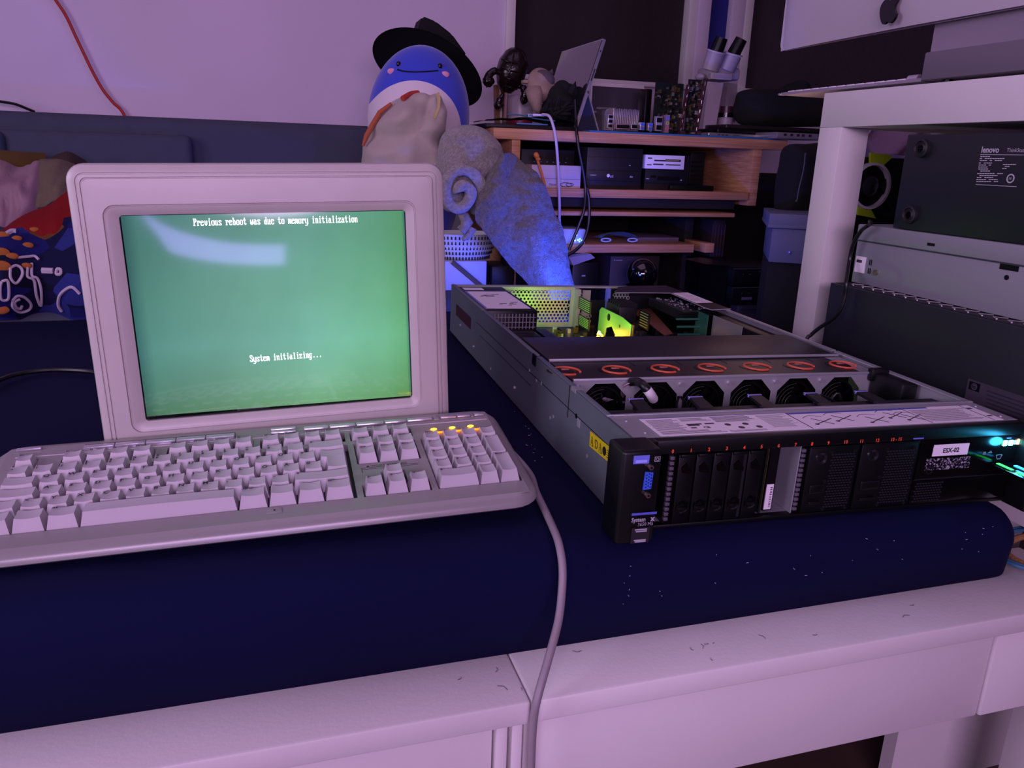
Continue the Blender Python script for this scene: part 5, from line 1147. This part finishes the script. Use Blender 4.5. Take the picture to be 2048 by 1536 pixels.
# black gloves / cable heap
g = G(); rnd = random.Random(8).uniform
g.ball(at(1128, 212, Y=2.06), .052, .04, .050, nz=.02, ns=26, nu=30, nv=20); g.ball(at(1110, 228, Y=2.04), .040, .04, .030, nz=.015, ns=30)
g.ball(at(1125, 185, Y=2.06), .028, .02, .026, nz=.01, ns=40); g.loft(spline([A(1140, 190, 2.04), A(1152, 172, 2.04), A(1165, 162, 2.04), A(1178, 158, 2.05)]), .010, 10, nz=.003, ns=50)
for k in range(9): g.tube([A(1095+rnd(0, 50), 200+rnd(0, 40), 2.0), A(1095+rnd(0, 60), 190+rnd(0, 40), 1.99), A(1090+rnd(0, 60), 215+rnd(0, 30), 2.0)], .004, 7, sub=5)
simple('black_cable_heap', mat('black_nylon', '050506', .9), g, 'heap of black cables and straps behind the tablet', 'cables', ang=0)
# flat motherboard with ports, finned cooler
t = thing('small_circuit_board', 'small circuit board with a silver finned cooler and a row of ports', 'circuit board', (1.0, 1.98, TD))
by = 1.925
x_ = lambda px: at(px, 255, Y=by).x; z_ = lambda py, px=1260: at(px, py, Y=by).z
G().box(x_(1212), x_(1345), by, by+.17, TD+.0005, TD+.003, 0).build('board', M_pcb, t, local=False)
g = G(); fz0, fz1 = z_(243), z_(217); fx0, fx1 = x_(1214), x_(1284)
g.prism([(fx0, by+.02, TD+.003), (fx0, by+.02, fz1-.012), (fx0+.004, by+.02, fz1-.004), (fx0+.012, by+.02, fz1), (fx0+.024, by+.02, fz1), (fx0+.024, by+.02, TD+.003)], (0, .06, 0), 0)
for k in range(15): g.box(fx0+.024+k*(fx1-fx0-.024)/15, fx0+.0265+k*(fx1-fx0-.024)/15, by+.018, by+.09, TD+.003, fz1-.001*(k % 3), 0, .0004)
g.box(fx0+.024, fx1, by+.022, by+.088, TD+.003, fz1-.006, 1)
g.build('finned_cooler', [M_alu, mat('shaded_alu', '8a8088', .5, .6)], t, local=False)
def port(px0, px1, py0, py1, nm, ms, fn=None, y=by-.002):
    g = G(); a, b_ = at(px0, py1, Y=y), at(px1, py0, Y=y); g.box(a.x, b_.x, y, y+.014, max(a.z, TD+.003), b_.z, 0, .0006)
    if fn: fn(g, a.x, b_.x, max(a.z, TD+.003), b_.z, y)
    g.build(nm, ms, t, local=False)
def usb(n): return lambda g, x0, x1, z0, z1, y: [g.box(x0+.0015, x1-.0015, y-.0005, y, z0+(z1-z0)*(k+.18)/n, z0+(z1-z0)*(k+.8)/n, 1) for k in range(n)]
port(1215, 1227, 229, 256, 'stacked_port', [M_chrome, M_blk], usb(3)); port(1232, 1260, 248, 258, 'serial_port', [mat('pinkish_metal', 'b090a0', .35, .5), M_blk], usb(1))
port(1262, 1276, 248, 258, 'serial_port', [M_chrome, M_blk], usb(1)); port(1280, 1290, 245, 260, 'usb_port', [M_chrome, M_blu2], usb(2)); port(1296, 1306, 246, 261, 'usb_port', [M_chrome, M_blu2], usb(2))
port(1311, 1326, 233, 262, 'network_port', [M_chrome, M_blk], usb(2))
g = G(); a, b_ = at(1330, 262, Y=by-.002), at(1340, 230, Y=by-.002); g.box(a.x, b_.x, by-.002, by+.012, TD+.003, b_.z, 0)
for k, mi in enumerate((1, 2, 3)):
    zc = at(1335, 257-k*10.5, Y=by).z; g.lathe(((a.x+b_.x)/2, by-.0022, zc), [(.0045, 0), (.0045, .0012), (.0022, .0012), (.0022, .0002)], 16, mi, R=Matrix.Rotation(math.pi/2, 3, 'X'))
g.build('audio_jack', [mat('pinkish_metal', 'b090a0'), mat('pink_jack', 'c86a78', .4), mat('lime_jack', 'a8b848', .4), mat('blue_jack', '5a78d0', .4)], t, local=False)
# upright server boards with slot frames
def upboard(name, lab, x0, y0, x1, y1, Y, seed, slots):
    t = thing(name, lab, 'circuit board', (at(x0, y1, Y=Y).x, Y, TD), group='upright circuit boards at the desk edge')
    a, b_ = at(x0, y1, Y=Y), at(x1, y0, Y=Y); rn = random.Random(seed).uniform; g = G(); zb = TD+.001
    g.box(a.x, b_.x, Y, Y+.002, zb, b_.z, 0)
    for k in range(110):
        px_, pz_ = rn(a.x, b_.x-.006), rn(zb, b_.z-.008); s, q = rn(.002, .009), rn(.002, .011); g.box(px_, px_+s, Y-rn(.001, .006), Y, pz_, min(pz_+q, b_.z), int(rn(1, 5.99)))
    g.build('board', [M_pcb, M_blk, M_dk, M_gold, M_alu, mat('olive_part', '4a4630', .5)], t, local=False)
    for sx_ in slots:
        p_, q_ = at(sx_, y1+3, Y=Y-.02), at(sx_+9, y0, Y=Y-.02); g = G(); zb2 = TD+.0035; h_ = q_.z-zb2; w_ = q_.x-p_.x
        sh = lambda z: (z-zb2)*.11
        for k in range(2):
            xx_ = p_.x+k*w_; g.prism([(xx_-.0012, Y-.02, zb2), (xx_+.0012, Y-.02, zb2), (xx_+.0012+sh(q_.z), Y-.02, q_.z), (xx_-.0012+sh(q_.z), Y-.02, q_.z)], (0, .018, 0), 0)
        n_ = 6
        for k in range(n_+1): z_0 = zb2+h_*k/n_-(.0 if k < n_ else .002); g.box(p_.x+sh(z_0), q_.x+sh(z_0), Y-.02, Y-.003, z_0, z_0+.0022, 0)
        for k in range(n_): z_0 = zb2+h_*k/n_; g.box(p_.x+w_*.55+sh(z_0), p_.x+w_*.75+sh(z_0), Y-.021, Y-.018, z_0+h_/n_*.2, z_0+h_/n_*.8, 1, .0008)
        g.box(p_.x-.003, p_.x+.012, Y-.024, Y-.004, zb2-.001, zb2+.010, 2, .001)
        g.build('slot_frame', [mat('maroon_frame', '4a2a2c', .4), M_chrome, M_blk], t, local=False)
upboard('server_board', 'upright circuit board nearer the silver cooler, crowded with dark parts', 1304, 168, 1368, 262, 2.02, 3, (1362,))
upboard('server_board', 'upright circuit board nearer the microscope, with a maroon slot frame', 1368, 160, 1404, 266, 2.01, 4, (1394,))
g = G(); pxbox(g, 1287, 178, 1306, 246, 2.12, .05, 0, .004, zb=DZ); simple('black_box', M_blk, g, 'narrow black box standing between the grey picture and the circuit boards', 'box')
t = thing('framed_print', 'grey glossy print in a white frame leaning behind the silver cooler', 'picture', (at(1235, 240, Y=2.24).x, 2.24, DZ))
g = G(); a, b_ = pxbox(g, 1178, 170, 1289, 250, 2.24, .012, 0, .002, zb=DZ); g.build('frame', M_white, t, local=False)
g = G(); g.box(a.x+.004, b_.x-.004, 2.2385, 2.24, DZ+.004, b_.z-.011, 0)
for k, (x0, z0, w0) in enumerate(((.02, .075, .06), (.01, .064, .075), (.03, .05, .05), (.085, .07, .02), (.02, .04, .06))): g.box(a.x+x0, a.x+x0+w0, 2.238, 2.2385, DZ+z0, DZ+z0+.005, 1)
g.build('print', [mat('grey_print_sheet', '4a4450', .2), mat('pale_band', '8a8290', .3)], t, local=False)
# microscope
my = 2.10; t = thing('microscope', 'grey stereo microscope with two black eyepieces at the right end of the oak desk', 'microscope', (at(1440, 250, Y=my).x, my, DZ))
Mm = mat('microscope_grey', 'a89ca8', .4); Mm2 = mat('microscope_light', 'c0b4c0', .4)
for (a0, a1, a2_) in (((1420, 140), (1432, 105), (1444, 75)), ((1452, 140), (1466, 110), (1483, 78))):
    G().cyl(at(*a0, Y=my-.02), at(*a1, Y=my-.03), .0235, .0245, n=26, m=0).cyl(at(*a1, Y=my-.03), at(a1[0]+1, a1[1]-3, Y=my-.031), .0262, n=26, m=1).build('eye_tube', [Mm, Mm2], t, local=False)
    G().cyl(at(a1[0]+1, a1[1]-2, Y=my-.03), at(*a2_, Y=my-.04), .0185, .0165, n=24).build('eyepiece', M_blk, t, local=False)
G().box(at(1409, 160, Y=my).x, at(1470, 150, Y=my).x, my-.03, my+.05, at(1440, 161, Y=my).z, at(1440, 136, Y=my).z, 0, .008).box(at(1419, 160, Y=my-.03).x, at(1461, 150, Y=my-.03).x, my-.04, my-.02, at(1440, 162, Y=my).z, at(1440, 150, Y=my).z, 1, .002).ball(at(1400, 154, Y=my), .011, .02, .010).build('head', [Mm, Mm2], t, local=False)
G().prism([at(1418, 163, Y=my-.02), at(1447, 166, Y=my-.02), at(1430, 262, Y=my-.02), at(1405, 262, Y=my-.02)], (0, .035, 0)).box(at(1405, 262, Y=my).x, at(1475, 262, Y=my).x, my-.03, my+.14, DZ+.001, DZ+.014, 0, .003).build('column', Mm2, t, local=False)
G().prism([at(1456, 165, Y=my+.02), at(1475, 168, Y=my+.02), at(1470, 245, Y=my+.02), at(1446, 245, Y=my+.02)], (0, .05, 0)).build('arm', Mm, t, local=False)
c = at(1451, 235, Y=my-.01); G().cyl((c.x, my-.01, DZ+.014), (c.x, my-.01, c.z), .021, n=24, m=0).cyl((c.x, my-.01, c.z), (c.x, my-.01, c.z+.012), .0225, n=24, m=1).cyl((c.x, my-.01, c.z+.012), (c.x, my-.01, c.z+.030), .018, n=24, m=2).build('objective', [Mm, M_blk2, mat('maroon_ring', '4a2a38', .3)], t, local=False)
# black bag, laptops
t0 = at(1560, 215, Y=1.99)
g = G(); o_ = [(1474, 205), (1478, 186), (1500, 178), (1545, 178), (1575, 176), (1590, 163), (1600, 163), (1612, 180), (1640, 198), (1660, 205), (1668, 236), (1660, 252), (1560, 254), (1490, 252), (1472, 228)]
pillow(g, o_, 2.04, .07, .012, 14); simple('camera_bag', mat('black_nylon', '050506', .9), g, 'slumped black bag on the stack of laptops behind the white table leg', 'bag', ang=0)
lz = DZ+.0035
for k, (x0, x1, th, m_, lb) in enumerate(((1418, 1600, .010, M_alu, 'silver laptop with a rounded edge at the bottom of the stack'), (1436, 1650, .012, M_blk, 'black laptop lying on the silver laptop'), (1452, 1660, .012, mat('brown_black_lid', '1d1416', .4), 'thin dark laptop at the top of the stack under the black bag'))):
    yy = 1.95+.01*k; a = at(x0, 255, Y=yy); b_ = at(x1, 255, Y=yy); g = G().box(a.x, b_.x, yy, yy+.22, lz+.0004, lz+th, 0, .0035, seg=3)
    if k == 0:
        for q in range(3): g.box(a.x+.028+q*.012, a.x+.036+q*.012, yy-.0003, yy+.001, lz+.004, lz+.006, 1)
        g.box(a.x+.075, a.x+.095, yy-.0003, yy+.001, lz+.0045, lz+.0055, 1)
    simple('laptop', [m_, M_dk], g, lb, 'laptop', 'laptops stacked on the oak desk'); lz += th
t = thing('port_box', 'flat silver box with a row of square ports projecting past the desk end', 'electronics', (at(1610, 275, Y=1.88).x, 1.93, DZ))
yy = 1.86; a = at(1552, 283, Y=yy); b_ = at(1642, 268, Y=yy)
G().box(a.x, b_.x+.02, yy, yy+.10, DZ+.0038-.001, b_.z, 0, .002).build('case', M_alu, t, local=False)
g = G()
for k, px in enumerate((1570, 1583, 1596, 1606, 1620)): q = at(px, 272, Y=yy); g.box(q.x-.0045, q.x+.0045, yy-.0006, yy+.002, b_.z-.009, b_.z-.003, 0)
g.build('port', mat('port_plum', '2a1a28', .4), t, local=False)
# ------------------------------------------------------------ shelf contents
def shelfthing(name, lab, cat): return thing(name, lab, cat, (0, 0, 0)) 
yy = 1.93
def pb(t, nm, m_, x0, y0, x1, y1, Y, dep, bev=.002, zb=None, fn=None):
    g = G(); a, b_ = pxbox(g, x0, y0, x1, y1, Y, dep, 0, bev, zb)
    if fn: fn(g, a.x, b_.x, a.z if zb is None else zb, b_.z, Y)
    return g.build(nm, m_, t, local=False)
def place(name, lab, cat, px, Y, Z, group=None): return thing(name, lab, cat, (at(px, 300, Y=Y).x, Y, Z), group=group)
t = place('audio_box', 'dark box with a row of small knobs at the left of the upper shelf', 'electronics', 1090, yy, S1)
def kn(g, x0, x1, z0, z1, Y):
    for k in range(6): g.cyl((x0+.035+k*.017, Y-.004, z1-.020), (x0+.035+k*.017, Y, z1-.020), .004, n=12, m=1); g.box(x0+.033+k*.017, x0+.037+k*.017, Y-.0004, Y, z1-.031, z1-.0295, 2)
pb(t, 'case', [M_dk, M_blk, mat('pale_dash', '8a88b0', .5)], 1042, 301, 1150, 332, yy+.03, .2, zb=S1, fn=kn)
t = place('disc_drive', 'pale beige computer drive front with curved lettering, lit violet', 'disc drive', 1115, yy, S1)
def cdf(g, x0, x1, z0, z1, Y):
    g.box(x0+.012, x1-.010, Y-.0008, Y, z0+(z1-z0)*.45, z0+(z1-z0)*.80, 1, .0003); g.box(x0+.002, x1-.002, Y-.0006, Y, z0+(z1-z0)*.40, z0+(z1-z0)*.41, 2)
    g.text('New', .009, FRONT(x0+.060-.012, Y-.0009, z0+.006), 2); g.loft([(x0+.092+.015*math.cos(k*.26), Y-.001, z0+.009+.005*math.sin(k*.26)) for k in range(25)], .0007, 5, 2); g.loft([(x0+.102+.010*math.cos(k*.26), Y-.001, z0+.009+.004*math.sin(k*.26)) for k in range(25)], .0007, 5, 2)
pb(t, 'front', [mat('beige_drive', 'c8b8b8', .5), mat('pale_tray', 'b8b0c8', .45), M_leg], 1062, 332, 1163, 373, yy-.02, .19, zb=S1, fn=cdf)
g = G().loft(spline([A(1073, 312, 1.90), A(1078, 330, 1.90), A(1084, 350, 1.90), A(1090, 372, 1.90)]), .0035, 8).ball(A(1073, 311, 1.90), .007, .006, .008, nz=.002, ns=90).ball(A(1076, 318, 1.90), .0065, .005, .005)
simple('orange_tie', mat('orange_plastic', 'd88030', .5), g, 'knotted orange tie hanging in front of the beige drive', 'cable tie')
def drv(g, x0, x1, z0, z1, Y):
    h = z1-z0; g.box(x0+.003, x1-.003, Y-.0015, Y, z0+h*.20, z0+h*.46, 1, .0006); g.box(x0+.002, x1-.002, Y-.0008, Y, z0+h*.77, z0+h*.775, 1)
    g.box(x1-.036, x1-.034, Y-.001, Y, z0+h*.58, z0+h*.60, 2); g.cyl((x0+.060, Y-.002, z0+h*.33), (x0+.060, Y-.0014, z0+h*.33), .0042, n=16, m=2); g.text('LG', .0075, FRONT(x0+.065, Y-.0018, z0+h*.29), 2)
    g.text('COMPACT', .0035, FRONT(x0+.010, Y-.0018, z0+h*.32), 2); g.text('disc', .006, FRONT(x1-.034, Y-.0018, z0+h*.30), 2)
t = place('desktop_tower', 'black computer lying on the shelf with a disc drive in its front', 'computer', 1230, yy, S1)
pb(t, 'front', [mat('tower_black', '1a171d', .45), M_blk, M_lab], 1171, 298, 1287, 377, yy-.01, .35, zb=S1, fn=drv)
t = place('card_reader_computer', 'black computer with a white memory card reader at the right of the upper shelf', 'computer', 1330, yy, S1)
pb(t, 'case', [mat('tower_black', '1a171d')], 1288, 312, 1381, 377, yy+.005, .35, zb=S1)
def cr(g, x0, x1, z0, z1, Y):
    h = z1-z0; w_ = x1-x0
    for a_, b_, c_, d_ in ((.22, .52, .55, .66), (.50, .90, .55, .72), (.20, .46, .28, .38), (.52, .90, .28, .36), (.05, .16, .72, .80), (.04, .16, .25, .32)): g.box(x0+w_*a_, x0+w_*b_, Y-.0006, Y, z0+h*c_, z0+h*d_, 1)
    g.box(x0+w_*.50, x0+w_*.86, Y-.0008, Y, z0+h*.60, z0+h*.68, 2)
pb(t, 'card_reader', [M_lab, M_ink, mat('khaki_slot', '8a8058', .5)], 1290, 312, 1370, 337, yy-.008, .02, bev=.0008, fn=cr)
pb(t, 'floppy_drive', [M_dk, M_blk, mat('grey_print', 'a8a2b0')], 1289, 341, 1372, 366, yy-.004, .02, bev=.0008, fn=lambda g, x0, x1, z0, z1, Y: (g.box(x0+.016, x0+.032, Y-.0005, Y, z0+.014, z0+.020, 1), g.box(x0+.036, x1-.016, Y-.0005, Y, z0+.008, z0+.018, 1), g.box(x0+.003, x0+.012, Y-.0006, Y, z0+.010, z0+.012, 2), g.box(x1-.014, x1-.010, Y-.0006, Y, z0+.008, z0+.011, 2)))
t = place('ribbed_unit', 'dark ribbed unit beside the card reader against the shelf side', 'electronics', 1390, 2.05, S1)
pb(t, 'case', [M_dk, M_blk], 1376, 305, 1412, 372, 2.03, .2, zb=S1, fn=lambda g, x0, x1, z0, z1, Y: [g.box(x0+.004, x1-.004, Y-.001, Y, z0+k*.012, z0+k*.012+.004, 1) for k in range(1, 7)])
g = G(); pxbox(g, 1340, 372, 1428, 384, yy-.01, .12, 0, .002, zb=S1); simple('flat_black_case', M_blk, g, 'flat black case in front of the ribbed unit on the upper shelf', 'case')
# lower shelf
t = place('router', 'small white router with glowing blue lights on the lower shelf', 'router', 1160, yy, S3)
pb(t, 'case', [mat('pale_box', 'b8b8c8')], 1124, 458, 1172, 486, yy-.02, .09, bev=.003, zb=S3)
g = G()
for q in ((1153, 470), (1156, 480), (1160, 478), (1164, 481), (1150, 481), (1159, 483)): c = at(*q, Y=yy-.021); g.ball(c, .0016, .001, .0016, nu=8, nv=6)
g.build('indicator_light', mat('bright_blue_led', '5a90ff'), t, local=False)
point('router_led', at(1158, 478, Y=yy-.05), (.05, .15, 1), .05, .01)
t = place('face_mask', 'pale blue face mask folded on the lower shelf', 'face mask', 1240, yy, S3)
P_ = [A(1203, 478, yy-.01), A(1212, 471, yy-.012), A(1230, 467, yy-.014), A(1250, 466, yy-.014), A(1268, 471, yy-.012), A(1278, 478, yy-.01)]
g = G(); tp = spline(P_, 6); V = []
for j in range(9): V.append([g.b.verts.new(Vector((p_.x, yy-.012+j*.010, S3+.002+(p_.z-S3)*(1-(j/8)**2*.6)))) for p_ in tp])
for i in range(8):
    for j in range(len(tp)-1): f = g.b.faces.new((V[i][j], V[i+1][j], V[i+1][j+1], V[i][j+1])); f.smooth = True
bmesh.ops.solidify(g.b, geom=list(g.b.faces), thickness=.002); g.build('fabric', mat('mask_fabric', '8aa8b8', .9), t, local=False, ang=0)
for s_ in (0, 1):
    c = at(1212 if not s_ else 1265, 480, Y=yy-.014); G().loft([c+Vector((.014*math.cos(k*.5), 0, .0042*math.sin(k*.5))) for k in range(14)], .0018, 6).build('ear_loop', mat('mask_loop', 'a8c0d8', .9), t, local=False)
g = G(); pxbox(g, 1272, 475, 1358, 487, yy+.02, .15, 0, .001, zb=S3); simple('paper_stack', mat('brownish_paper', '6a5458', .8), g, 'low stack of brownish paper beside the face mask', 'paper')
g = G(); pxbox(g, 1424, 440, 1452, 487, 2.0, .12, 0, .002, zb=FZ)
for k in range(5): q = at(1424+k*6, 470, Y=1.999); g.box(q.x, q.x+.002, 1.998, 2.0, -.1, q.z+.03, 1)
simple('upright_books', [mat('dark_plum', '2a1c26', .7), mat('plum_edge', '4a3844', .7)], g, 'dark upright books in the gap right of the lower shelf', 'books')
# below
g = G(); c = at(1284, 548, Y=1.86); g.ball(c, .040, .04, .040, nu=40, nv=28).lathe((c.x, c.y, FZ), [(.05, 0), (.05, .3), (.04, c.z-FZ-.03)], 30)
simple('black_globe', mat('black_mirror_ball', '040405', .12, coat=1), g, 'glossy black ball on a stand with a bright highlight under the desk', 'ball')
t = place('grey_speaker', 'dark grey box behind the glossy black ball', 'speaker', 1260, 1.95, FZ)
pb(t, 'case', [mat('greyish_case', '2c2428', .6), mat('grey_print', 'a8a2b0')], 1216, 512, 1320, 600, 1.95, .2, zb=FZ, fn=lambda g, x0, x1, z0, z1, Y: (g.box(x0+.010, x0+.013, Y-.0005, Y, z1-.012, z1-.009, 1), g.box(x0+.016, x0+.034, Y-.0005, Y, z1-.0115, z1-.010, 1)))
t = place('printer', 'black device with a pale sloping top behind the towel end', 'printer', 1170, 1.9, FZ)
pb(t, 'body', [M_blk, mat('faint_print', '8a8590')], 1142, 525, 1198, 600, 1.88, .2, zb=FZ, fn=lambda g, x0, x1, z0, z1, Y: g.box(x0+.026, x0+.036, Y-.0005, Y, at(1166, 553, Y=Y).z, at(1166, 550, Y=Y).z, 1))
g = G().prism([at(1138, 515, Y=1.87), at(1182, 508, Y=1.87), at(1190, 516, Y=1.87), at(1146, 531, Y=1.87)], (0, .15, 0)); g.build('top_cover', mat('pale_top', '8a7c88', .5), t, local=False)
# right hand boxes
Y2 = 1.78
cz0 = at(1520, 608, Y=Y2).z
t = place('storage_crate', 'dark grey plastic crate under the black amplifier boxes', 'crate', 1525, Y2, FZ)
pb(t, 'shell', [mat('greyish_crate', '241e26', .5), M_blk], 1466, 607, 1592, 700, Y2, .28, bev=.006, zb=FZ, fn=lambda g, x0, x1, z0, z1, Y: (g.box(x0+.008, x1-.008, Y-.004, Y, z1-.014, z1-.004, 0, .002), g.box(x0+.035, x1-.035, Y-.001, Y, z1-.10, z1-.020, 1, .0005)))
def amp(nm, lab, x0, y0, x1, y1, Y, zb):
    t = place(nm, lab, 'amplifier', (x0+x1)/2, Y, zb, group='black amplifier boxes under the desk')
    def fn(g, a0, a1, z0, z1, Y):
        w_, h = a1-a0, z1-z0
        for u, v, w2 in ((.16, .62, .02), (.27, .62, .035), (.44, .78, .12), (.78, .50, .02)): g.box(a0+w_*u, a0+w_*(u+w2), Y-.0006, Y, z0+h*v, z0+h*(v+.05), 1)
        g.lathe((a0+w_*.80, Y, z0+h*.35), [(.010, 0), (.010, .003), (.007, .003), (.007, 0)], 20, 1, R=Matrix.Rotation(math.pi/2, 3, 'X'), ring=1)
        g.box(a0-.001, a1+.001, Y-.0015, Y, z1-.003, z1-.001, 1)
    pb(t, 'case', [M_blk, mat('amp_trim', '3a343c', .35)], x0, y0, x1, y1, Y, .25, bev=.002, zb=zb, fn=fn)
zm = at(1500, 572, Y=Y2-.005).z
amp('amplifier', 'lower black amplifier box with three pale badges, on the grey crate', 1462, 572, 1580, 604, Y2-.005, cz0+.0005)
amp('amplifier', 'upper black amplifier box directly on top of the lower one', 1464, 535, 1582, 572, Y2-.005, zm+.0005)
g = G()
for x0, x1 in ((1483, 1504), (1518, 1532), (1545, 1567)):
    a, b_ = at(x0, 600, Y=Y2-.0065), at(x1, 594, Y=Y2-.0065); g.box(a.x, b_.x, Y2-.0066, Y2-.0052, a.z, b_.z, 0)
simple('badge_strip', mat('badge_violet', '5a4a60', .5), g, 'row of three pale badges along the lower amplifier front', 'badge')
g = G().prism([at(1408, 528, Y=1.75), at(1440, 524, Y=1.8), at(1462, 527, Y=1.8), at(1462, 532, Y=1.75)], (0, .1, .0)); g.box(at(1434, 528, Y=1.80).x, at(1456, 540, Y=1.8).x, 1.80, 1.88, FZ, at(1430, 530, Y=1.8).z)
simple('dark_tray', M_blk, g, 'dark tray reaching left over the amplifier boxes', 'tray')
t = place('storage_box', 'blue grey storage box with a lid and a metal stud beside the white table leg', 'storage box', 1580, 1.50, .1)
Y3 = 1.52; bz = at(1545, 524, Y=Y3).z
RB = Matrix.Translation((at(1545, 456, Y=Y3).x, Y3, 0)) @ Matrix.Rotation(math.radians(-31), 4, 'Z') @ Matrix.Translation((-at(1545, 456, Y=Y3).x, -Y3, 0))
g = G(); a = at(1545, 456, Y=Y3); sx2 = a.x+.042; sz2 = bz+(a.z-bz)*.32; g.box(a.x, a.x+.22, Y3, Y3+.22, bz, a.z, 0, .002); g.cyl((sx2, Y3-.0015, sz2), (sx2, Y3, sz2), .0045, n=16, m=1); g.ball((sx2, Y3-.002, sz2), .0026, m=2, nu=12, nv=8)
g.xf(RB).build('body', [mat('blue_grey_board', '5a5e78', .7), M_blu2, M_chrome], t, local=False)
a = at(1541, 452, Y=Y3-.006); b_ = at(1541, 427, Y=Y3-.006); G().box(a.x, a.x+.235, Y3-.006, Y3+.226, a.z, b_.z, 0, .002).box(a.x-.001, a.x+.236, Y3-.008, Y3+.228, a.z-.004, a.z+.004, 0, .001).xf(RB).build('lid', mat('blue_grey_board', '5a5e78'), t, local=False)
simple('box_support', mat('black_stand', '08080a', .8), G().box(a.x+.01, a.x+.22, Y3+.01, Y3+.21, FZ, bz-.0005).xf(RB), 'black stand under the blue grey storage box', 'stand')
g = G(); pillow(g, [(1556, 425), (1560, 380), (1568, 330), (1576, 292), (1610, 288), (1660, 292), (1668, 360), (1660, 425)], 1.66, .05, .012, 12); 
g.loft(spline([A(1611, 306, 1.60), A(1607, 340, 1.60), A(1598, 378, 1.60), A(1594, 402, 1.60)]), .0018, 6, 1); g.ball(at(1593, 402, Y=1.60), .003, m=1, nu=10, nv=6)
simple('black_coat', [mat('black_nylon', '050506'), mat('grey_piping', '4a4656', .6)], g, 'black padded coat with grey piping hanging beside the white table leg', 'coat', ang=0)
g = G(); g.grid(lambda u, v: at(1745+u*130, 258+v*50+u*6, Y=2.2)+Vector((0, .03*math.sin(u*8+v*3), 0)), 20, 10); bmesh.ops.solidify(g.b, geom=list(g.b.faces), thickness=.02)
for f in g.b.faces: f.smooth = True
simple('pale_curtain_hem', mat('pink_curtain', 'b898ac', .9), g, 'pale pink fabric hanging behind the right hand stack', 'curtain', ang=0)
